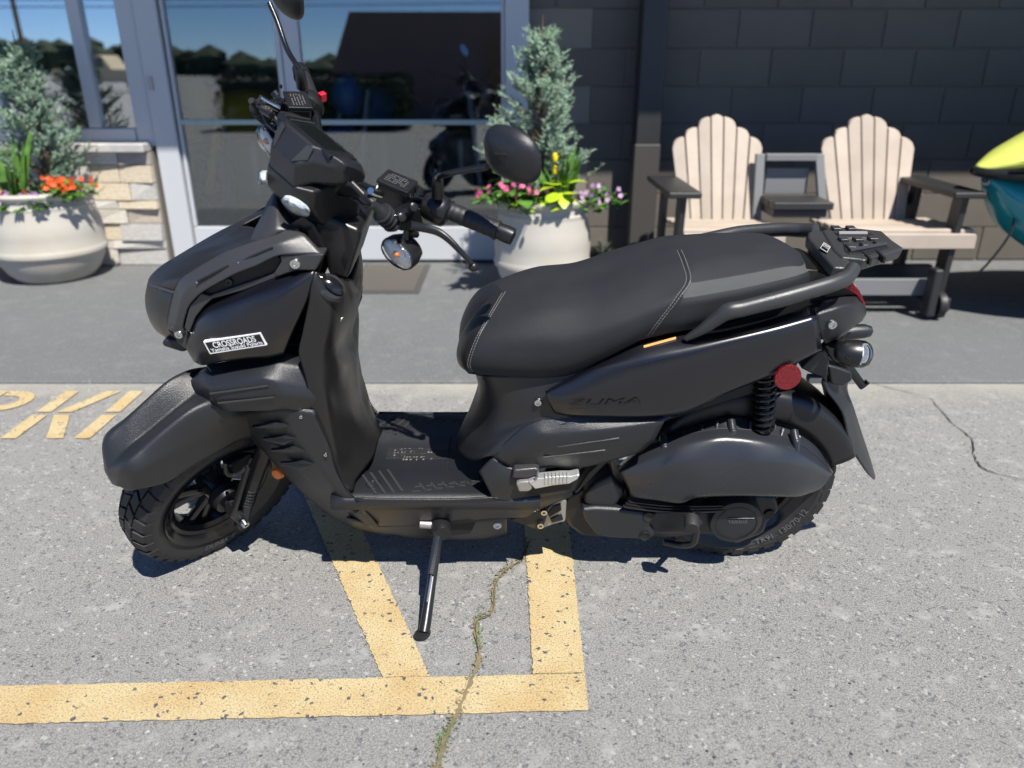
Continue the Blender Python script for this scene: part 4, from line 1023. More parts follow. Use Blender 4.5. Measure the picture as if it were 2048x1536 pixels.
for (a, b) in ((570, 160), (650, 160), (730, 155), (610, 200), (690, 190), (765, 180), (530, 100), (610, 100)):
    p = B_.Z(a, b, zr + .003, 'T'); MB().box((p.x - .010, p.y - .010, p.z - .004), (p.x + .008, p.y + .010, p.z + .0035)).build('rack_pad', 'plastic_g', rk, bev=.0025)
mb = MB().tube([B_.Z(540, 128, zr + .004, 'T'), B_.Z(695, 128, zr + .004, 'T')], .0045, 8); mb.build('rack_bar', 'alu_d', rk)
mb = MB().tube([B_.Z(600, 222, zr + .004, 'T'), B_.Z(800, 186, zr + .004, 'T')], .0045, 8); mb.build('rack_bar', 'plastic_g', rk)
for (a, b) in ((685, 238), (760, 230)):
    p = B_.Z(a, b, zr + .002, 'T'); MB().box((p.x - .002, p.y - .03, p.z - .012), (p.x + .002, p.y + .012, p.z + .001)).build('rack_notch', 'dark', rk)
# cross plate with label
cpn = [B_.P(a, b, ww, 'T') for a, b, ww in ((600, 268, .098), (640, 300, .10), (560, 330, .09), (505, 312, .075))]
xa, xb = cpn[0].x - .075, cpn[0].x - .005; 
cp = MB().prism([B_.Z(a, b, zr - .004, 'T') for a, b in ((375, 118), (430, 108), (470, 118), (560, 262), (610, 275), (580, 315), (515, 312), (430, 215), (375, 150))], Vector((-.004, 0, -.022))).build('rack_bracket', 'plastic_g', sc, bev=.005)
Q = [B_.Z(a, b, zr - .0012, 'T') for a, b in ((437, 212), (478, 238), (458, 178))]
lbq = mk('load_label', [Q[0], Q[1], Q[1] + Q[2] - Q[0], Q[2]], [(0, 1, 2, 3)], 'stickblk', cp, smooth=False, solid=.001)
ux, uy = Q[1] - Q[0], Q[2] - Q[0]; lift = Vector((0, 0, .0012))
fr_ = MB()
for (a0, a1, b0, b1) in ((.04, .96, .04, .08), (.04, .96, .92, .96), (.04, .08, .04, .96), (.92, .96, .04, .96), (.04, .96, .50, .53)):
    fr_.add([Q[0] + ux * a + uy * b + lift for a, b in ((a0, b0), (a1, b0), (a1, b1), (a0, b1))], [(0, 1, 2, 3)])
fr_.build('label_frame', 'white', lbq, smooth=False)
text_quad('LOAD LIMIT', Q[0] + ux * .12 + uy * .62, Q[0] + ux * .9 + uy * .62, Q[0] + ux * .12 + uy * .84, 'lettering', 'white', lbq, .0014)

# --- rear end: mudflap, signals, reflector
patch('mudflap', 'T', [
 [(445, 935, .058), (520, 880, .03), (600, 900, .0)],
 [(470, 985, .062), (540, 985, .03), (585, 985, .0)],
 [(560, 1110, .066), (600, 1100, .03), (618, 1080, .0)],
 [(602, 1285, .066), (640, 1240, .03), (658, 1205, .0)],
 [(690, 1430, .05), (705, 1400, .025), (712, 1370, .0)],
 [(736, 1478, .012), (737, 1470, .006), (738, 1460, .0)]], 'plastic', mode='join', tu=.4)
slab('tail_bracket', 'T', [(330, 870), (440, 762), (470, 775), (495, 830), (480, 962), (445, 920), (400, 905)], 'plastic', .070, -.070, .008, mode='one')
slab('plate_mount', 'T', [(480, 850), (530, 862), (618, 892), (620, 938), (570, 968), (500, 960)], 'plastic', .060, -.060, .006, mode='one')
MB().tube([B_.P(470, 730, .05, 'T'), B_.P(520, 800, .05, 'T'), B_.P(610, 880, .03, 'T'), B_.P(672, 965, .03, 'T'), B_.P(700, 940, .03, 'T')], [.01, .01, .009, .009, .007], 8).build('plate_bracket', 'gloss', sc)
def signal_rear(p, par=None):
    st = MB().lathe([(.006, -.026), (.014, -.022), (.024, -.006), (.0268, .012), (.0268, .020)], p, (1, -.12, -.06), 22, sx=1.05, sy=.95).build('rear_turn_signal', 'satin', sc)
    MB().lathe([(.0262, .020), (.0262, .030), (.022, .040), (.012, .046), (.002, .048)], p, (1, -.12, -.06), 22, sx=1.05, sy=.95).build('lens', 'lens', st)
    MB().lathe([(.002, .021), (.022, .021), (.020, .024), (.002, .026)], p, (1, -.12, -.06), 18).build('reflector', 'lensback', st)
    return st
s1 = signal_rear(B_.P(590, 782, .125, 'T')); MB().tube([B_.P(585, 770, .125, 'T'), B_.P(545, 740, .09, 'T'), B_.P(500, 730, .05, 'T')], [.011, .010, .010], 10).build('stalk', 'satin', s1)
bolt(B_.P(585, 812, .153, 'T'), .002, 'dark', par=s1)
s2 = signal_rear(B_.P(520, 760, -.11, 'T')); MB().tube([B_.P(520, 765, -.11, 'T'), B_.P(500, 770, -.05, 'T')], .010, 10).build('stalk', 'satin', s2)
MB().tube([B_.P(550, 675, .0, 'T'), B_.P(610, 668, .0, 'T'), B_.P(680, 664, .0, 'T'), B_.P(712, 666, .0, 'T'), B_.P(724, 668, 0, 'T')], [.017, .0165, .0155, .012, .005], 14).build('plate_lamp', 'plastic', sc)
rp_ = B_.P(262, 918, .158, 'T'); rdm = MB().lathe([(.0, -.006), (.0255, -.006), (.0275, -.002), (.0265, .002), (.0, .0025)], rp_, (.06, -1, .05), 30).build('side_reflector', 'red', sc)
MB().tube([rp_ + Vector((0, .008, 0)), rp_ + Vector((.03, .06, .01))], .010, 8).build('reflector_bracket', 'satin', rdm)
mb = MB(); q = B_.P(405, 925, .06, 'T'); mb.box(q - Vector((.014, .01, .006)), q + Vector((.014, .01, .008))); mb.build('lock_plate', 'alu_d', sc, bev=.003)
# rear fender
def ringfender(name, r0, hw, a0, a1, m, drop=.02):
    g = []
    for i in range(25):
        a = R(a0 + (a1 - a0) * i / 24)
        g.append([AXR + Vector((math.cos(a) * r, y, math.sin(a) * r)) for r, y in ((r0 - drop * 2.2, -hw), (r0 - drop, -hw * .98), (r0 - .004, -hw * .8), (r0, 0), (r0 - .004, hw * .8), (r0 - drop, hw * .98), (r0 - drop * 2.2, hw))])
    v, f = gridfaces(surf(g, 3, 1)); return mk(name, v, f, m, sc, solid=.004)
ringfender('rear_fender', RR + .036, .078, 22, 150, 'satin', .03)
# shock absorbers
for sg in (1, -1):
    a = B_.P(140, 880, .105, 'T'); b = B_.P(128, 1180, .105, 'T'); a.y *= sg; b.y *= sg
    ax = (b - a); L = ax.length; ax.normalize(); u = ax.orthogonal().normalized(); vv = ax.cross(u)
    o = MB().tube([a - ax * .05, a + ax * .02, b + ax * .03], [.011, .012, .012], 10).build('shock_absorber', 'steel_d', sc)
    hp = [a + ax * (L * t / 96) + (u * math.cos(t * 2 * math.pi / 11) + vv * math.sin(t * 2 * math.pi / 11)) * .0205 for t in range(97)]
    MB().tube(hp, .0044, 8).build('spring', 'gloss', o)
    MB().lathe([(.012, -.008), (.026, -.008), (.026, -.002), (.012, -.002)], a, ax, 20).build('spring_seat', 'gloss', o)
    MB().lathe([(.012, L), (.026, L), (.022, L + .008), (.012, L + .01)], a, ax, 20).build('spring_seat', 'gloss', o)

# --- air cleaner cover
ac_rows = [
 [(440, 838, .075), (590, 712, .08), (760, 645, .08), (980, 578, .085), (1095, 550, .085), (1300, 592, .085), (1450, 640, .08), (1580, 735, .075), (1664, 868, .07)],
 [(444, 846, .10), (615, 728, .105), (790, 665, .108), (980, 622, .11), (1100, 617, .11), (1290, 640, .108), (1440, 688, .105), (1560, 770, .10), (1662, 872, .09)],
 [(450, 858, .118), (640, 790, .135), (800, 718, .14), (980, 682, .145), (1110, 680, .145), (1270, 698, .145), (1420, 740, .142), (1540, 808, .13), (1658, 880, .10)],
 [(462, 880, .125), (640, 880, .148), (745, 822, .160), (900, 810, .168), (1110, 806, .168), (1260, 800, .168), (1400, 806, .162), (1520, 850, .145), (1645, 898, .11)],
 [(500, 950, .128), (650, 960, .150), (800, 930, .166), (930, 908, .174), (1110, 905, .174), (1260, 900, .174), (1400, 895, .168), (1510, 915, .15), (1618, 932, .115)],
 [(515, 1004, .12), (660, 1020, .142), (800, 1034, .156), (900, 1002, .164), (1110, 994, .166), (1260, 995, .166), (1400, 998, .158), (1480, 996, .14), (1582, 962, .11)],
 [(520, 1004, .06), (660, 1018, .06), (800, 1030, .06), (900, 1000, .06), (1110, 990, .06), (1260, 990, .06), (1400, 992, .06), (1480, 990, .06), (1582, 958, .06)]]
g, ac = patch('air_cleaner_cover', 'F', ac_rows, 'cover', mode='one', tu=.1, tv=.4, nu=6, nv=6)
for (x, y) in ((708, 720), (1095, 630), (1455, 688)):
    p = B_.P(x, y, .118, 'F'); MB().tube([p + Vector((0, .02, .012)), p + Vector((0, -.004, 0)), p + Vector((.002, -.018, -.026))], [.009, .009, .003], 12).build('screw_boss', 'cover', ac); bolt(p + Vector((0, -.006, .003)), .0048, 'steel_d', d=(0, -.8, .6), par=ac)
r0_, r1_ = [cr([B_.P(*q, 'F') for q in ac_rows[k]], 6) for k in (0, 1)]
for k in (10, 13, 16, 19, 23, 27, 30, 33, 37):
    a, c = r0_[k], r1_[k]; MB().tube([a + Vector((0, .0, -.002)), a.lerp(c, .5) + Vector((0, -.003, .007)), c + Vector((0, -.001, .001))], [.003, .0042, .003], 8).build('cover_rib', 'cover', ac)
sm = MB().tube([p + Vector((0, -.0025, .001)) for p in cr([B_.P(*q, 'F') for q in ac_rows[1][:]], 5)], .0016, 6); sm.build('cover_seam', 'dark', ac)
# --- crankcase / transmission
ck = slab('crankcase', 'K', [(690, 730), (760, 640), (870, 600), (1060, 470), (1130, 400), (1280, 380), (1310, 430), (1480, 560), (1480, 660), (2048, 740), (2600, 760), (2600, 1080), (1780, 1130), (1240, 1125), (930, 1110), (790, 1000), (710, 860)], 'satin', .085, .0, .014, mode='one', segs=3)
slab('clutch_cover', 'K', [(915, 790), (1090, 778), (1330, 790), (1640, 828), (1800, 850), (1700, 990), (1785, 1085), (1690, 1148), (1250, 1128), (1090, 1090), (960, 920)], 'plastic', .122, .06, .010, mode='one', par=ck, segs=3)
slab('case_hump', 'K', [(960, 610), (1090, 500), (1290, 395), (1320, 480), (1440, 580), (1420, 640), (1310, 790), (1120, 780), (950, 760)], 'plastic', .112, .05, .014, mode='one', par=ck, segs=3)
slab('belt_case', 'K', [(1600, 830), (2048, 815), (2480, 820), (2480, 1080), (1760, 1085), (1700, 1000)], 'plastic', .108, .05, .008, mode='one', par=ck)
for (x, y) in ((1690, 865), (1645, 1092)):
    p = B_.P(x, y, .1225, 'K'); MB().lathe([(.0, .0012), (.009, .0012), (.0115, .003), (.012, .0)], p, (0, -1, 0), 22).build('bolt_hole', 'dark', ck)
for k in range(3):
    p0 = [B_.P(x, y, .128 - k * .003, 'F') for x, y in ((480 + k * 14, 1052 - k * 14), (500 + k * 14, 1064 - k * 14), (740, 1090 - k * 16), (1010, 1086 - k * 14), (1100, 1072 - k * 12))]
    MB().tube(cr(p0, 4), .0032, 8).build('cooling_fin', 'gloss', ck)
pd = B_.P(1118, 1158, .13, 'F')
dc = MB().lathe([(.052, .07), (.060, .066), (.061, .012), (.058, .003), (.048, .0), (.0, .0)][::-1], pd, (0, 1, 0), 44, sx=1.0, sy=1.0).build('final_drive_cover', 'plastic', ck)
MB().lathe([(.0455, -.0012), (.0468, -.0012), (.0468, .001), (.0455, .001)], pd, (0, 1, 0), 44, closed=True).build('cover_ring', 'satin', dc)
Q = [B_.P(a, b, .1312, 'F') for a, b in ((1068, 1160), (1180, 1157), (1070, 1138))]; text_quad('YAMAHA', Q[0], Q[1], Q[2], 'lettering', 'grey_print', dc, .0004, bold=True)
Q = [B_.P(a, b, .1312, 'F') for a, b in ((1068, 1128), (1218, 1128))]; MB().tube(Q, .0009, 6).build('cover_line', 'plastic_g', dc)
slab('gear_case', 'F', [(1130, 1040), (1240, 1000), (1345, 1010), (1370, 1090), (1300, 1160), (1280, 1220), (1100, 1290)], 'satin', .085, .03, .012, mode='one', par=ck)
MB().lathe([(.0, .0), (.010, .0), (.012, .003)], B_.P(1305, 1105, .087, 'F'), (0, -1, 0), 20).build('bolt_hole', 'dark', ck)
# kick starter
kk = MB().tube(cr([B_.P(*q, 'F') for q in ((705, 1262, .13), (800, 1280, .15), (868, 1270, .165), (888, 1220, .17), (885, 1165, .172))], 4), .0075, 12).build('kick_lever', 'satin', sc)
kp_ = B_.P(862, 1158, .182, 'F'); MB().lathe([(.0, -.016), (.014, -.015), (.0165, -.010), (.0165, .016), (.012, .019), (.0, .02)], kp_, (.18, 1, .1), 22).build('kick_pedal', 'rubber', kk)
ck2 = MB().tube([B_.P(905, 1150, .125, 'F'), B_.P(905, 1150, .17, 'F')], .007, 10).build('kick_shaft', 'steel_d', kk)
# engine hanger
eh = MB().prism([B_.P(a, b, .11, 'K') for a, b in ((540, 780), (620, 720), (720, 660), (760, 700), (745, 930), (620, 960), (470, 1015), (500, 930))], Vector((0, .03, 0))).build('engine_hanger', 'alu_d', sc, bev=.004)
MB().prism([B_.P(a, b, .114, 'K') for a, b in ((600, 760), (690, 730), (700, 800), (560, 880), (540, 840))], Vector((0, .004, 0))).build('hanger_window', 'dark', eh, bev=.001)
MB().prism([B_.P(a, b, .114, 'K') for a, b in ((570, 900), (700, 850), (720, 910), (590, 945))], Vector((0, .004, 0))).build('hanger_window', 'dark', eh, bev=.001)
MB().prism([B_.P(a, b, .124, 'K') for a, b in ((110, 910), (300, 850), (490, 760), (540, 790), (520, 880), (480, 1010), (420, 1025))], Vector((0, .02, 0))).build('hanger_plate', 'brown', eh, bev=.003)
for (x, y, r) in ((500, 800, .0075), (460, 950, .0078)): bolt(B_.P(x, y, .127, 'K'), r, par=eh, h=.010)
# side stand
ft = ROOT.inverted() @ onground(848, 1268, .006)
sp_ = B_.P(715, 1345, .150, 'D'); mid_ = sp_.lerp(ft, .55)
ss = MB().tube([sp_, sp_.lerp(ft, .3), mid_, sp_.lerp(ft, .9), ft + Vector((0, 0, .004))], [.0095, .0095, .010, .012, .0125], 14).build('side_stand', 'steel_d', sc)
MB().lathe([(0, -.004), (.017, -.004), (.018, 0), (.014, .006), (0, .007)], ft + Vector((-.004, 0, 0)), (0, -.12, 1), 24, sx=1.1, sy=.9).build('stand_foot', 'steel_d', ss)
MB().lathe([(.018, -.03), (.022, -.02), (.022, .02), (.016, .03)], sp_, (-.3, 1, 0), 18).build('stand_pivot', 'steel_d', ss)
MB().tube([sp_ + Vector((-.045, .0, .004)), sp_ + Vector((0, 0, 0))], .010, 10).build('stand_bolt', 'alu_d', ss)
off = Vector((-.004, -.016, 0)); a = sp_ + off; b = sp_.lerp(ft, .42) + off; ax = (b - a).normalized(); u = ax.orthogonal().normalized(); vv = ax.cross(u); L = (b - a).length
MB().tube([a + ax * (L * t / 220) + (u * math.cos(t * .9) + vv * math.sin(t * .9)) * .0072 for t in range(221)], .0019, 6).build('stand_spring', 'spring', ss)
MB().tube([b, sp_.lerp(ft, .66) + off * 1.1], .0022, 6).build('spring_hook', 'chrome', ss)

# ------------------------------------------------------------------ handlebar group (turns with the fork)
def SV(x, y, ww): return S_.P(x, y, ww, 'V')
def SA(x, y, ww): return S_.P(x, y, ww, 'A')
ge, gi = SV(1735, 985, .330), SV(1010, 690, .212)
gd = (ge - gi).normalized()
def twin(name, mb, m, par=(None, None), **k):
    a = mb.build(name, m, par[0] or sc, M=None if par[0] else S, **k)
    mb.flip_y(); b = mb.build(name, m, par[1] or sc, M=None if par[1] else S, **k); mb.flip_y(); return a, b
hbm = SA(700, 1040, .07)
bar_ = twin('handlebar', MB().tube(cr([Vector((hbm.x + .02, 0, hbm.z - .02)), hbm, gi.lerp(hbm, .35), gi, ge - gd * .02], 5), .0105, 12), 'gloss')
gp = []
Lg = (ge - gi).length
prof = [(.0, .0), (.0195, .0), (.0205, .003), (.0170, .006)]
for k in range(14):
    h = .008 + (Lg - .045) * k / 13; prof += [(.0162 + .0008 * (k % 2), h), (.0168, h + .004)]
prof += [(.0185, Lg - .034), (.0185, Lg - .029), (.0150, Lg - .028)]
grip = twin('grip', MB().lathe(prof, gi, gd, 24), 'grip')
twin('bar_end', MB().lathe([(.0, Lg - .028), (.0155, Lg - .028), (.0165, Lg - .012), (.0155, Lg + .001), (.008, Lg + .003), (.006, Lg - .002), (.0, Lg - .002)], gi, gd, 24), 'satin', grip)
gv = MB()
for k in range(5):
    c = gi + gd * (.03 + k * .018); gv.box((c.x - .002, c.y - .006, c.z - .0005), (c.x + .002, c.y + .006, c.z + .0195))
sw_c = SV(890, 680, .200)
sh = twin('switch_housing', MB().lathe([(.010, -.030), (.022, -.028), (.027, -.018), (.0285, .0), (.027, .014), (.0215, .020), (.015, .022)], sw_c, gd, 26), 'satin')
for q, ww in (((730, 600), .215),):
    p = SV(*q, ww); twin('housing_screw', MB().lathe([(.004, 0), (.004, .004), (.0015, .004)], p, (-.5, -1, 0), 10), 'steel_d', sh)
p = sw_c + Vector((.026, .012, .014)); rs_ = MB().box(p - Vector((.008, .006, .006)), p + Vector((.006, .006, .012))).flip_y(); rs_.build('stop_switch', 'redsw', sh[1], bev=.002)
# mirrors
mb0, mb1 = SV(885, 520, .205), SV(885, 340, .205)
mst = twin('mirror_stem', MB().tube([mb0, mb0.lerp(mb1, .5), mb1, mb1 + Vector((0, -.002, .004))], [.0115, .0105, .0095, .0075], 14), 'satin')
mc = SA(1490, 850, .318)
arm = cr([mb1, SV(915, 300, .215), SV(1000, 270, .235), SV(1250, 220, .275), SV(1450, 190, .308)], 4)
twin('mirror_arm', MB().tube(arm, .0052, 10), 'gloss', mst)
# head: rounded oval shell, bulging forwards (-x), glass on the rider side
mh = MB(); prof = [(.0, -.026), (.25, -.0255), (.5, -.0235), (.75, -.018), (.92, -.0085), (1.0, .0), (1.0, .006), (.96, .009)]
seg = 40; rings = []
def oval(t): 
    c, s_ = math.cos(t), math.sin(t); n = 2.5
    x = math.copysign(abs(c) ** (2 / n), c) * .058; z = math.copysign(abs(s_) ** (2 / n), s_) * .0475
    tl = R(12); return (x * math.cos(tl) - z * math.sin(tl), x * math.sin(tl) + z * math.cos(tl) + .10 * x * 0)
mfw = Vector((-1, -.10, -.08)).normalized()
my = Vector((0, -1, 0)); my = (my - mfw * my.dot(mfw)).normalized(); mz = my.cross(mfw); mz = mz if mz.z > 0 else -mz
v = []; f = []
for k, (s_, h) in enumerate(prof):
    for i in range(seg):
        a, b = oval(2 * math.pi * i / seg); v.append(mc - mfw * h + my * a * s_ + mz * b * s_)
for k in range(len(prof) - 1):
    for i in range(seg): f.append((k * seg + i, k * seg + (i + 1) % seg, (k + 1) * seg + (i + 1) % seg, (k + 1) * seg + i))
mh.add(v, f); mhead = twin('mirror_shell', mh, 'plastic')
gl = MB(); gl.add([mc - mfw * .0085 + my * oval(2 * math.pi * i / seg)[0] * .95 + mz * oval(2 * math.pi * i / seg)[1] * .95 for i in range(seg)], [tuple(range(seg))]); twin('mirror_glass', gl, 'mirror', mhead)
lg = MB().lathe([(.0052, -.0005), (.006, -.0005), (.006, .0008), (.0052, .0008)], mc + mfw * .0258, mfw, 16, closed=True)
for k in range(4): 
    a = mc + mfw * .0262 + my * (.008 - k * .006) + mz * (.014 - .003 * k); lg.tube([a, a + my * .003 + mz * .006, a - my * .004 + mz * .005], .0006, 5)
twin('mirror_marking', lg, 'plastic_g', mhead)
# brake master cylinder
c0 = SV(240, 350, .175); c1 = SV(540, 455, .135); c2 = SV(615, 375, .125); c3 = SV(330, 265, .170)
ctr_ = SV(425, 365, .15); ez = Vector((math.sin(RAKE) * .25, 0, 1)).normalized()
ey = Vector((gd.x, gd.y, 0)).normalized(); ey = (ey - ez * ey.dot(ez)).normalized(); exx = ey.cross(ez).normalized()
Mx = Matrix((exx, ey, ez)).transposed().to_4x4(); Mx.translation = ctr_
mcyl = twin('brake_reservoir', MB().box((-.021, -.029, -.052), (.021, .029, -.003), Mx), 'satin', bev=.005)
lid = twin('reservoir_lid', MB().box((-.0225, -.0305, -.003), (.0225, .0305, .0035), Mx), 'satin', mcyl, bev=.0015)
lt = MB()
for k in range(5):
    for j in range(8):
        if (k * 5 + j * 3) % 7 == 0: continue
        lt.box((-.012 + k * .0055, -.021 + j * .0052, .0034), (-.0108 + k * .0055, -.0175 + j * .0052, .0038), Mx)
twin('embossed_text', lt, 'alu_d', lid, smooth=False)
for a in (-1, 1):
    p = Mx @ Vector((.017 * a, .0245 * a, .0036)); twin('lid_screw', MB().lathe([(.0034, 0), (.0034, .0012), (.0012, .0006)], p, ez, 12), 'steel_d', lid)
p = Mx @ Vector((.004, -.031, -.028)); twin('sight_glass', MB().lathe([(.0, 0), (.009, 0), (.010, .003), (.007, .004), (.0, .003)], p, -ey, 20), 'alu', mcyl)
twin('clamp', MB().tube([SV(640, 500, .165), SV(690, 420, .165)], [.010, .009], 12), 'satin', mcyl)
twin('banjo_bolt', MB().tube([SV(120, 465, .165), SV(160, 480, .16), SV(240, 500, .155)], [.006, .006, .007], 10), 'chrome', mcyl)
# lever, perch and boot
pv = SV(470, 770, .20)
perch = twin('lever_perch', MB().prism([SV(*q, .205) for q in ((360, 830), (400, 760), (520, 690), (640, 650), (700, 700), (740, 860), (660, 930), (480, 935), (370, 900))], Vector((0, .022, 0))), 'gloss', bev=.006)
for q in ((470, 765), (605, 650)): twin('pivot_bolt', MB().lathe([(.0, -.004), (.0075, -.004), (.0075, .004), (.005, .0055), (.0, .0055)], SV(*q, .208), (-.2, -.75, .6), 16), 'satin', perch)
lv = cr([SV(*q) for q in ((560, 860, .215), (720, 885, .225), (880, 930, .242), (1000, 1010, .262), (1120, 1130, .285), (1270, 1290, .31))], 5)
rl = [.0095 - .0045 * min(1, i / (len(lv) - 1)) for i in range(len(lv))]
lever = twin('brake_lever', MB().tube(lv, rl, 12, flat=.8), 'satin')
twin('lever_ball', MB().ball(SV(1290, 1330, .312), .0092, 16), 'satin', lever)
bt = MB(); b0, b1 = SV(190, 650, .185), SV(400, 860, .195); d = (b1 - b0)
bt.tube([b0 - d * .15, b0 + d * .1, b0 + d * .25, b1], [.006, .009, .015, .013], 14)
for k in range(4): bt.lathe([(.012, -.003), (.0185, -.0015), (.0185, .0015), (.012, .003)], b0 + d * (.32 + k * .17), d, 16)
twin('cable_boot', bt, 'grip', perch)
cbm = [SV(200, 650, .18), SV(110, 560, .165), SV(0, 450, .13), SA(560, 1010, .08), SA(480, 1090, .05)]
twin('cable', MB().tube(cr(cbm, 5), .0045, 8), 'grip')
twin('cable', MB().tube(cr([SV(160, 610, .17), SV(60, 640, .15), SV(-60, 560, .12), SA(540, 1070, .06)], 5), .0035, 8), 'steel_d')
twin('cable_sleeve', MB().tube([SV(-90, 380, .12), SV(130, 600, .165)], .0062, 10), 'satin')
# front turn signals
tsp = SV(450, 1170, .205)
def fsig(sg):
    c = Vector((tsp.x, tsp.y * sg, tsp.z)); ax = Vector((-1, -.10 * sg, -.03))
    h = MB().lathe([(.010, -.034), (.022, -.030), (.0285, -.012), (.0295, .004)], c, ax, 30, sx=1.0, sy=1.32, xdir=(0, 0, 1)).build('front_turn_signal', 'satin', sc, M=S)
    MB().lathe([(.0285, .004), (.029, .008), (.026, .014), (.016, .0185), (.002, .0195)], c, ax, 30, sx=1.0, sy=1.32, xdir=(0, 0, 1)).build('lens', 'lens', h)
    MB().lathe([(.002, .007), (.0265, .0055), (.0265, .005), (.002, .005)], c, ax, 26, sx=1.0, sy=1.32, xdir=(0, 0, 1)).build('reflector', 'lensback', h)
    MB().ball(c + ax * .008 + Vector((0, 0, .002)), .0065, 12, (1, 1.2, .9)).build('bulb', 'amber', h)
    a = c + Vector((.012, 0, .026)); b = Vector((SV(640, 960, .2).x, SV(640, 960, .2).y * sg, SV(640, 960, .2).z))
    MB().tube([a, a + Vector((.002, 0, .012)), b], [.007, .008, .007], 8).build('stalk', 'gloss', h)
    bolt(c + Vector((-.012, 0, .033)), .0035, 'chrome', d=(-.5, 0, .8), par=h)
fsig(1); fsig(-1)
# instrument pod and headset covers, lofted across the machine
def across(name, secs, m, bev=.004, par=None, M=S):
    n = len(secs[0][1]); full = [(-y, p) for y, p in reversed(secs)] + [(y, p) for y, p in secs if y > 0] if secs[0][0] == 0 else None
    v = [Vector((a - .003, y, b + .003)) for y, p in full for a, b in p]; f = [tuple(range(n)), tuple(range(len(v) - 1, len(v) - n - 1, -1))]
    for k in range(len(full) - 1): f += [(k * n + i, k * n + (i + 1) % n, (k + 1) * n + (i + 1) % n, (k + 1) * n + i) for i in range(n)]
    return mk(name, v, f, m, par or sc, M=None if par else M, bev=bev, segs=2)
pc_ = [(-.408, 1.056), (-.372, 1.040), (-.338, 1.020), (-.329, .998), (-.336, .972), (-.400, .960), (-.452, .985), (-.444, 1.028)]
pm_ = [(-.400, 1.055), (-.370, 1.040), (-.339, 1.020), (-.331, .998), (-.337, .976), (-.395, .975), (-.425, .995), (-.420, 1.035)]
pe_ = [(-.390, 1.049), (-.366, 1.037), (-.340, 1.019), (-.333, .998), (-.338, .980), (-.378, .985), (-.398, 1.002), (-.398, 1.034)]
px__ = [(-.380, 1.040), (-.364, 1.030), (-.346, 1.014), (-.340, .998), (-.343, .988), (-.372, .992), (-.386, 1.006), (-.388, 1.028)]
ip = across('instrument_pod', [(0, pc_), (.038, pc_), (.052, pm_), (.086, pe_), (.096, px__)], 'plastic', .004)
pa, pb = Vector((-.411, 0, 1.059)), Vector((-.341, 0, 1.023)); sl_ = (pb - pa); nrm = Vector((-sl_.z, 0, sl_.x)).normalized()
if nrm.z < 0: nrm = -nrm
def onpod(u, y, h): q = pa + sl_ * u + nrm * h; return Vector((q.x, y, q.z))
def plate(name, m, u0, u1, y0, y1, h0, h1, par, bev=.001):
    v = [onpod(u, y, h) for h in (h0, h1) for u, y in ((u0, y0), (u1, y0), (u1, y1), (u0, y1))]
    return mk(name, v, [(0, 3, 2, 1), (4, 5, 6, 7), (0, 1, 5, 4), (1, 2, 6, 5), (2, 3, 7, 6), (3, 0, 4, 7)], m, par, bev=bev)
bz = plate('bezel', 'satin', .10, .93, -.076, .076, -.006, .003, ip, .002)
plate('display', 'screen', .18, .80, -.056, .040, .001, .0042, bz, .001)
plate('indicator_strip', 'screen', .18, .72, .048, .070, .001, .0042, bz, .001)
for y in (-.060, -.030): plate('button', 'plastic_g', .84, .90, y - .006, y + .006, .002, .006, bz, .001)
for y in (.044, .060): plate('bezel_rib', 'plastic_g', .15, .85, y - .0015, y + .0015, .002, .007, bz, .0005)
for s_ in (1, -1):
    mk('pod_facet', [q + Vector((-.004, 0, .004)) for q in (Vector((-.4435, -.026 * s_, 1.0295)), Vector((-.424, -.047 * s_, 1.0370)), Vector((-.410, -.046 * s_, 1.0545)), Vector((-.414, -.034 * s_, 1.0555)))], [(0, 1, 2, 3)], 'plastic_g', ip, smooth=False, solid=.003)
hc = [(-.452, .988), (-.335, .976), (-.318, .935), (-.325, .880), (-.385, .862), (-.440, .905), (-.462, .950)]
he = [(-.430, .985), (-.340, .974), (-.325, .935), (-.332, .888), (-.385, .875), (-.420, .910), (-.435, .950)]
hs = across('headset_cover', [(0, hc), (.040, hc), (.066, he)], 'satin', .006)
ps_ = SA(268, 985, .062)
for s_ in (1, -1):
    c = Vector((-.461, -.050 * s_, .958)); ax = Vector((-.80, -.60 * s_, -.05)); xd = (.42, -.62 * s_, -.42)
    lb_ = MB().lathe([(.0, -.008), (.0125, -.007), (.013, .002), (.010, .006), (.0, .0075)], c, ax, 26, sx=2.0, sy=.95, xdir=xd).build('position_lamp', 'lampback', hs)
    MB().lathe([(.0, .0), (.0135, .0), (.0135, .004), (.0105, .008), (.0, .0095)], c, ax, 26, sx=2.0, sy=.95, xdir=xd).build('lamp_lens', 'lens', lb_)
MB().tube([Vector((-.385, 0, .88)), Vector((-.385, 0, .88)) - Vector((math.sin(RAKE), 0, math.cos(RAKE))) * .16], [.045, .04], 20).build('steering_neck', 'dark', sc, M=S)

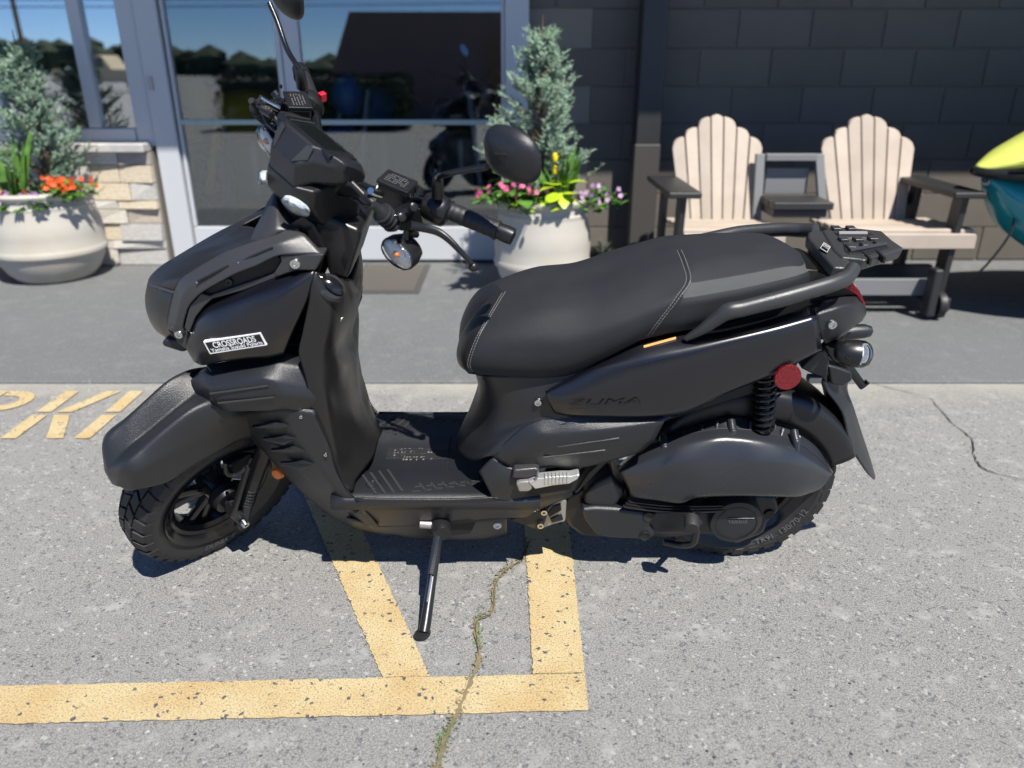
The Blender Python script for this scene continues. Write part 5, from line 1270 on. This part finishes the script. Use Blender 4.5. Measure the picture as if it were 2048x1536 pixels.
# ------------------------------------------------------------------ planters, plants
def leafmesh(mb, p, d, up, L, wd, curl=.2, n=3):
    """one pointed leaf blade from p along d"""
    d = d.normalized(); s = d.cross(up).normalized() if d.cross(up).length > 1e-4 else d.orthogonal().normalized(); u = s.cross(d)
    A, C = [], []
    for i in range(n + 1):
        t = i / n; q = p + d * L * t + u * (curl * L * (t - t * t * 1.6)); ww = wd * math.sin(math.pi * min(.97, .12 + t * .88)) ** .8
        A.append(q - s * ww); C.append(q + s * ww)
    mb.add(A + C, [(i, i + 1, n + 2 + i, n + 1 + i) for i in range(n)])
def rdir(r, zlo=-.2, zhi=1.):
    a = r.uniform(0, 2 * math.pi); z = r.uniform(zlo, zhi); k = math.sqrt(max(0, 1 - z * z)); return Vector((k * math.cos(a), k * math.sin(a), z))
def planter(c, rad, h, label, stain=False):
    t = thing('planter', label, 'planter', (c.x, c.y, .012), 'stone-coloured planters by the door')
    k = rad / .30; H_ = h / .48
    pr = [(0, .0), (.18, .0), (.195, .008), (.232, .05), (.258, .10), (.274, .145), (.286, .152), (.290, .168), (.284, .182), (.281, .188), (.286, .25), (.279, .32), (.262, .385), (.262, .392), (.264, .405), (.256, .415), (.255, .44), (.268, .452), (.272, .468), (.264, .48), (.235, .48), (.232, .44), (0, .44)]
    MB().lathe([(a * k, b * H_) for a, b in pr], (0, 0, 0), (0, 0, 1), 56).build('pot', 'planter', t)
    MB().lathe([(0, .43 * H_), (.233 * k, .43 * H_), (.233 * k, .455 * H_), (0, .462 * H_)], (0, 0, 0), (0, 0, 1), 40).build('soil', 'soil', t)
    return t
def juniper(c, z0, h, wd, label, seed):
    r = random.Random(seed); t = thing('juniper', label, 'shrub', (c.x, c.y, z0), 'junipers in the planters')
    trunk = MB().tube([(0, 0, 0), (.01, 0, h * .4), (-.01, .01, h * .8), (0, 0, h)], [.013, .010, .006, .002], 7); leaf = MB(); inner = MB()
    for b in range(150):
        f = r.random() ** .85; z = h * (.06 + .92 * f); out = wd * (1.05 - f) ** .75 * r.uniform(.3, 1.05) + .03
        a = r.uniform(0, 6.283); d = Vector((math.cos(a), math.sin(a), r.uniform(.5, 1.1))).normalized(); L = out
        p0 = Vector((0, 0, max(0, z - .1))); p1 = p0 + d * L
        trunk.tube([p0, p0.lerp(p1, .5) + Vector((0, 0, .01)), p1], [.004, .003, .0012], 4, cap=False)
        for s in range(10):
            q = p0.lerp(p1, r.uniform(.25, 1.)); dd = (d + rdir(r, -.3, 1) * .8).normalized(); sl2 = r.uniform(.03, .075)
            for k in range(14):
                e = q + dd * sl2 * (k / 14); l = (dd * .6 + rdir(r, -.6, 1)).normalized()
                side = l.orthogonal().normalized() * .0032; tip = e + l * r.uniform(.012, .024)
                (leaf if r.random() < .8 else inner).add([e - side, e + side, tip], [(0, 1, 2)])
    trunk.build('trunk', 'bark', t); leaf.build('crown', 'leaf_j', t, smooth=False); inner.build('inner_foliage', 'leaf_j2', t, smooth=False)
    return t
def blades(name, c, n, L, wd, m, label, cat, seed, spread=.35, group=None, flowers=None):
    r = random.Random(seed); t = thing(name, label, cat, tuple(c), group); mb = MB()
    for i in range(n):
        a = r.uniform(0, 6.28); d = Vector((math.cos(a) * spread * r.random(), math.sin(a) * spread * r.random(), 1)); p = Vector((math.cos(a), math.sin(a), 0)) * r.uniform(0, .05)
        leafmesh(mb, p, d, Vector((math.cos(a + 1.5), math.sin(a + 1.5), .1)), L * r.uniform(.6, 1.05), wd * r.uniform(.7, 1.2), r.uniform(-.2, .2), 4)
    mb.build('leaves', m, t, smooth=True)
    if flowers:
        f = MB(); f.add([], [])
        for p in flowers: f.ball(p, .02, 8, (.8, .8, 1.2))
        f.build('flower', 'fl_yel', t)
    return t
def broad(name, c, n, size, m, label, cat, seed, R0=.09, hz=.1, group=None, droop=.0):
    r = random.Random(seed); t = thing(name, label, cat, tuple(c), group); mb = MB(); st = MB()
    for i in range(n):
        a = r.uniform(0, 6.28); p = Vector((math.cos(a) * R0 * r.random(), math.sin(a) * R0 * r.random(), r.uniform(0.01, hz)))
        st.tube([Vector((0, 0, -.02)), p], .0022, 4, cap=False)
        d = Vector((math.cos(a), math.sin(a), r.uniform(-.5, .5) - droop)); leafmesh(mb, p, d, Vector((0, 0, 1)), size * r.uniform(.6, 1.1), size * .36 * r.uniform(.8, 1.1), r.uniform(-.2, .3), 5)
    mb.build('leaves', m, t, smooth=True); st.build('stems', 'leaf_g', t); return t
def blooms(name, c, pts, size, fm, label, cat, seed, lm='leaf_g', group=None):
    r = random.Random(seed); t = thing(name, label, cat, tuple(c), group); lf = MB(); var = []
    size *= .8
    for i, p in enumerate(pts):
        p = Vector(p); lf.tube([Vector((p.x * .4, p.y * .4, 0)), p], .0018, 4, cap=False)
        if i < 4:
            fl = MB()
            for k in range(5):
                a = k * 1.2566 + r.random() * .4; d = Vector((math.cos(a), -.25 + math.sin(a) * .3, math.sin(a) * .9)); leafmesh(fl, Vector((0, 0, 0)), d, Vector((0, -1, .3)), size * r.uniform(.8, 1.1), size * .42, .1, 3)
            o = fl.build('bloom', fm, t, smooth=False); var.append(o)
        else: o = var[i % 4].copy(); COL.objects.link(o); o.parent = t
        o.location = p; o.rotation_euler = (r.uniform(-.5, .3), r.uniform(0, 6.28), r.uniform(-.6, .6))
        for k in range(4): leafmesh(lf, p - Vector((0, 0, .03 + .02 * r.random())), rdir(r, -.3, .6), Vector((0, 0, 1)), .05, .014)
    lf.build('leaves', lm, t, smooth=False); return t
rp4 = random.Random(44)
# left planter
cL = onground(108, 560); cL.y += .04; planter(cL, .305, .49, 'pale round planter with scarlet and pink flowers against the stone plinth')
zt = .012 + .49 * .93
juniper(Vector((cL.x + .03, cL.y + .05)), zt - .03, .86, .33, 'blue-green juniper in the planter against the stone plinth', 5)
blades('lily_plant', (cL.x - .05, cL.y - .12, zt - .01), 26, .36, .016, 'leaf_g', 'tall green blades with yellow tips in the planter by the stone plinth', 'plant', 8, .45, None, [Vector((-.10, -.02, .33))])
broad('dark_leaf_plant', (cL.x - .17, cL.y - .10, zt), 26, .13, 'leaf_d', 'dark broad-leaved plant spilling over the planter by the stone plinth', 'plant', 9, .12, .16, droop=.3)
blooms('geranium', (cL.x + .20, cL.y - .12, zt - .02), [Vector((rp4.gauss(0, .075), rp4.gauss(0, .05), .07 + rp4.random() * .06)) for _ in range(44)], .019, 'fl_red', 'scarlet geraniums at the rim of the planter by the stone plinth', 'flowers', 10)
blooms('petunia', (cL.x + .0, cL.y - .22, zt - .03), [Vector((rp4.gauss(0, .09), rp4.gauss(0, .03), .03 + rp4.random() * .05)) for _ in range(20)], .022, 'fl_lilac', 'lilac petunias hanging over the rim below the scarlet geraniums', 'flowers', 11)
blooms('pink_flowers', (cL.x - .13, cL.y - .21, zt), [Vector((rp4.gauss(0, .03), rp4.gauss(0, .03), .03 + rp4.random() * .06)) for _ in range(9)], .019, 'fl_pink', 'small pink flowers beside the dark broad leaves', 'flowers', 12)
# right planter
cR = onground(1085, 545); cR.y += .02; cR.x = onwall(1086, 480, 3.9).x; cR.y = 3.98; planter(cR, .262, .50, 'pale round planter with lime foliage between the glass door and the downpipe')
zt = .012 + .50 * .93
juniper(Vector((cR.x - .01, cR.y + .06)), zt - .03, .90, .36, 'blue-green juniper in the planter between the glass door and the downpipe', 6)
blades('lily_plant', (cR.x + .07, cR.y - .08, zt), 34, .30, .014, 'leaf_g', 'green blades with a yellow flower beside the lime leaves', 'plant', 18, .6, None, [Vector((-.02, -.05, .24)), Vector((-.02, -.06, .18))])
broad('sweet_potato_vine', (cR.x + .09, cR.y - .17, zt + .02), 24, .10, 'leaf_l', 'lime green heart-leaved vine at the rim of the planter near the downpipe', 'plant', 19, .08, .11, droop=.25)
broad('creeping_plant', (cR.x - .07, cR.y - .19, zt - .01), 70, .035, 'leaf_l', 'fine lime ground foliage beside the pink flowers', 'plant', 20, .12, .06, droop=.1)
broad('broad_leaf_plant', (cR.x - .13, cR.y - .10, zt), 34, .12, 'leaf_g', 'green broad leaves behind the pink flowers near the glass door', 'plant', 23, .13, .16)
blooms('pink_flowers', (cR.x - .12, cR.y - .18, zt + .01), [Vector((rp4.gauss(0, .085), rp4.gauss(0, .03), .05 + rp4.random() * .07)) for _ in range(34)], .019, 'fl_pink', 'bright pink flowers over the planter near the glass door', 'flowers', 21)
blooms('petunia', (cR.x + .26, cR.y - .08, zt + .0), [Vector((rp4.gauss(0, .05), rp4.gauss(0, .04), .02 + rp4.random() * .10)) for _ in range(22)], .018, 'fl_lilac', 'lilac flowers leaning out of the planter towards the downpipe', 'flowers', 22)
def npot(c, r, h, label, seed):
    t = thing('nursery_pot', label, 'pot', (c.x, c.y, .012), 'black nursery pots on the sidewalk')
    MB().lathe([(0, 0), (r * .8, 0), (r * .97, h * .85), (r * 1.06, h * .86), (r * 1.07, h), (r * .98, h), (r * .92, h * .8), (0, h * .8)], (0, 0, 0), (0, 0, 1), 32).build('pot', 'pot', t)
    q = random.Random(seed); mb = MB()
    for i in range(24): leafmesh(mb, Vector((0, 0, h * .8)), rdir(q, .2, 1), Vector((0, 0, 1)), r * q.uniform(.6, 1.2), .01)
    mb.build('dried_plant', 'leaf_d', t, smooth=False)
q = onground(268, 528); npot(q + Vector((0, .09, 0)), .088, .155, 'small black nursery pot beside the stone plinth', 1)
q = onground(236, 526); npot(q + Vector((-.02, .22, 0)), .07, .16, 'black nursery pot half hidden behind the scarlet flowers planter', 3)
q = onwall(1212, 520, 4.1); npot(Vector((q.x, 4.25, 0)), .085, .17, 'small black nursery pot between planter and downpipe', 2)
# door mat
m0 = [onground(a, b, .012) for a, b in ((688, 588), (838, 588), (850, 530), (705, 530))]
dm = thing('door_mat', 'ribbed brown rubber mat on the sidewalk in front of the glass doors', 'mat', (0, 0, .012))
y0, y1 = m0[0].y, m0[2].y; x0, x1 = m0[0].x, m0[1].x
MB().box((x0, y0, .0), (x1, y1, .008)).build('base', 'matedge', dm, bev=.003)
rb = MB()
for k in range(26): xx = x0 + .03 + (x1 - x0 - .06) * k / 26; rb.box((xx, y0 + .03, .008), (xx + (x1 - x0 - .06) / 44, y1 - .03, .014))
rb.build('ribs', 'matt', dm, smooth=False)

# ------------------------------------------------------------------ double garden chair
CY = 3.82
ch = thing('double_chair', 'sand and black fan-back double garden chair with a shared table between the seats', 'chair', (0, 0, 0))
def CX(px, py, y=CY): return onwall(px, py, y)
Hs = 6
for (bx0, bx1, tx0, tx1, tops) in ((1362, 1506, 1344, 1526, (282, 257, 238, 232, 239, 262, 287)), (1664, 1808, 1642, 1830, (283, 258, 238, 232, 237, 258, 283))):
    yb, yt = CY + .10, CY + .26
    for i in range(7):
        f0, f1 = i / 7, (i + 1) / 7; k0 = 3 - abs(i - 3)
        lo_h, hi_h = ((297, 276), (271, 257), (254, 236), (234, 232))[k0]
        hl_, hr_ = (lo_h, hi_h) if i < 3 else ((hi_h, lo_h) if i > 3 else (234, 234))
        pb0 = onwall(bx0 + (bx1 - bx0) * f0, 458, yb); pb1 = onwall(bx0 + (bx1 - bx0) * f1, 458, yb)
        tp = []
        for k in range(9):
            u = k / 8; e = math.sqrt(max(0, 1 - (1 - u) ** 2)) if i < 3 else (math.sqrt(max(0, 1 - u * u)) if i > 3 else None)
            hh = (lo_h + (hi_h - lo_h) * e) if e is not None else 236 - 5 * math.sin(math.pi * u)
            ff = f0 + (f1 - f0) * u; tp.append(onwall(tx0 + (tx1 - tx0) * ff, hh, yt))
        g_ = .003; pb0.x += g_; pb1.x -= g_
        for k, q in enumerate(tp): q.x += g_ * (1 - k / 4)
        MB().prism([pb0, pb1] + tp[::-1], Vector((0, .022, .006))).build('back_slat', 'cream', ch, bev=.003)
    for dz, wd_ in ((.10, .0), (.30, .02)):
        a = onwall(bx0 - 6, 450, yb + .05); b = onwall(bx1 + 6, 450, yb + .05); z = a.z + dz
        MB().box((a.x, yb + .02 + dz * .42 + .012, z), (b.x, yb + .05 + dz * .42 + .012, z + .06)).build('back_rail', 'chairblk', ch, bev=.004)
zs = onwall(1780, 455, CY - .06).z
sx0, sx1 = onwall(1350, 470, CY - .1).x, onwall(1906, 470, CY - .1).x
for (xa_, xb_) in ((sx0, onwall(1530, 470, CY).x), (onwall(1640, 470, CY).x, sx1)):
    for k in range(5):
        yy = CY - .12 + k * .09 - .15; MB().box((xa_, yy, zs - .012 - k * .006 + .02), (xb_, yy + .082, zs + .012 - k * .006 + .02)).build('seat_slat', 'cream', ch, bev=.006)
    MB().box((xa_, CY - .30, zs - .055), (xb_, CY - .275, zs + .016)).build('front_slat', 'cream', ch, bev=.006)
# arms
for (px_, sgn) in ((1350, -1), (1888, 1)):
    a = onwall(px_, 376, CY - .1); hwid = .075 if sgn < 0 else .075
    MB().box((a.x - hwid, CY - .34, a.z - .014), (a.x + hwid, CY + .26, a.z + .014)).build('arm_rest', 'chairblk', ch, bev=.008)
    MB().prism([Vector((a.x - .012, CY - .30, a.z - .016)), Vector((a.x - .012, CY - .21, a.z - .016)), Vector((a.x - .012, CY - .17, .10)), Vector((a.x - .012, CY - .26, .10))], Vector((.03, 0, 0))).build('arm_post', 'chairblk', ch, bev=.005)
    MB().prism([Vector((a.x - .012, CY + .12, a.z - .016)), Vector((a.x - .012, CY + .2, a.z - .016)), Vector((a.x - .012, CY + .24, .10)), Vector((a.x - .012, CY + .15, .10))], Vector((.03, 0, 0))).build('arm_post', 'chairblk', ch, bev=.005)
    MB().box((a.x - .02, CY - .33, .05), (a.x + .02, CY + .30, .115)).build('base_runner', 'chairblk', ch, bev=.006)
    for yy in (CY - .30, CY + .2): MB().box((a.x - .025, yy, .012), (a.x + .025, yy + .07, .055)).build('foot', 'chairblk', ch, bev=.006)
a, b = onwall(1716, 545, CY - .27), onwall(1838, 585, CY - .27)
MB().box((sx0 + .05, CY - .262, .11), (sx1 - .10, CY - .235, .19)).build('apron', 'chairgrey', ch, bev=.004)
# glider arm + hub at the near right
gx = onwall(1858, 560, CY - .28).x
MB().box((gx - .022, CY - .36, .03), (gx + .022, CY - .29, .26)).build('glider_arm', 'chairblk', ch, bev=.012)
MB().lathe([(0, 0), (.055, 0), (.06, .01), (.06, .03), (.05, .04), (0, .04)], (gx + .03, CY - .32, .085), (1, 0, 0), 24).build('glider_wheel', 'chairblk', ch)
# console between the seats
for px_ in (1522, 1640):
    lean = .04 if px_ < 1600 else -.0
    p0 = onwall(px_ - (8 if px_ < 1600 else -14), 455, CY + .08); p1 = onwall(px_, 308, CY + .16)
    MB().prism([p0 + Vector((-.022, 0, -.05)), p0 + Vector((.022, 0, -.05)), p1 + Vector((.022, 0, 0)), p1 + Vector((-.022, 0, 0))], Vector((0, .03, 0))).build('console_post', 'chairgrey', ch, bev=.004)
p0, p1 = onwall(1534, 308, CY + .15), onwall(1634, 322, CY + .15); MB().box((p0.x, CY + .145, p1.z), (p1.x, CY + .19, p0.z)).build('console_rail', 'chairgrey', ch, bev=.004)
p0, p1 = onwall(1534, 336, CY + .2), onwall(1612, 388, CY + .2); MB().box((p0.x, CY + .2, p1.z), (p1.x, CY + .222, p0.z)).build('console_panel', 'chairgrey', ch, bev=.004)
p0, p1 = onwall(1538, 400, CY - .02), onwall(1652, 432, CY - .02)
for k in range(3): MB().box((p0.x, CY - .10 + k * .082, p0.z - .036), (p1.x, CY - .10 + k * .082 + .076, p0.z)).build('table_slat', 'chairblk', ch, bev=.006)
MB().box((p0.x + .01, CY - .08, p0.z - .075), (p1.x - .02, CY + .13, p0.z - .038)).build('table_apron', 'chairblk', ch, bev=.006)
MB().box((sx0 + .02, CY - .02, .13), (sx1 - .02, CY + .02, .2)).build('under_beam', 'chairblk', ch, bev=.004)

# ------------------------------------------------------------------ jet ski at the right edge
jy = 3.55
js = thing('jet_ski', 'yellow black and teal jet ski standing in front of the dark wall', 'jet ski', (0, 0, 0))
tip = onwall(1944, 338, jy)
def jsec(dx, hw, zt_, zb_): return (tip.x + dx, hw, tip.z + zt_, tip.z + zb_)
def jloft(name, secs, m):
    g = [[Vector((x, jy - hw * math.cos(R(a)), zb_ + (zt_ - zb_) * (.5 + .5 * math.sin(R(a))))) for a in range(-90, 271, 24)] for x, hw, zt_, zb_ in secs]
    v, f = gridfaces(surf(g, 2, 4)); o = mk(name, v, f, m, js, solid=.004); return o
jloft('bumper', [jsec(0, .01, .005, -.02), jsec(.05, .09, .012, -.035), jsec(.2, .22, .03, -.05), jsec(.5, .36, .045, -.05), jsec(1.2, .5, .05, -.06), jsec(2.4, .52, .05, -.06)], 'jblack')
jloft('deck', [jsec(.02, .01, .01, .0), jsec(.06, .07, .035, -.01), jsec(.2, .18, .12, .0), jsec(.5, .30, .26, .0), jsec(1.1, .36, .42, .0), jsec(1.6, .3, .40, .0), jsec(2.4, .3, .28, .0)], 'jyellow')
jloft('hull', [jsec(.07, .03, -.03, -.06), jsec(.13, .10, -.025, -.17), jsec(.25, .18, -.03, -.30), jsec(.5, .30, -.035, -.40), jsec(1.2, .46, -.04, -.44), jsec(2.4, .48, -.04, -.44)], 'jteal')
MB().prism([tip + Vector((.10, -.165, .045)), tip + Vector((.26, -.27, .10)), tip + Vector((.55, -.36, .16)), tip + Vector((.5, -.37, .11)), tip + Vector((.22, -.26, .07))], Vector((0, .03, -.005))).build('deck_stripe', 'jblack', js)
MB().tube(cr([tip + Vector((.18, -.10, -.19)), tip + Vector((.16, -.12, -.28)), tip + Vector((.10, -.10, -.42)), tip + Vector((.06, -.05, -.50))], 5), .006, 6).build('tow_strap', 'jblack', js)
for dx in (.9, 2.0): MB().box((tip.x + dx, jy - .35, .06), (tip.x + dx + .09, jy + .35, tip.z - .40)).build('cradle', 'wood', js, bev=.01)
MB().box((tip.x + .8, jy - .42, .013), (tip.x + 2.2, jy - .33, .06)).build('cradle_runner', 'wood', js, bev=.01)
MB().box((tip.x + .8, jy + .33, .013), (tip.x + 2.2, jy + .42, .06)).build('cradle_runner', 'wood', js, bev=.01)
MB().ball(tip + Vector((1.3, 0, .5)), .22, 14, (1.5, .8, .8)).build('handlebar_cowl', 'jblack', js)
MB().ball(tip + Vector((1.9, 0, .42)), .3, 14, (1.6, .7, .5)).build('seat', 'jblack', js)
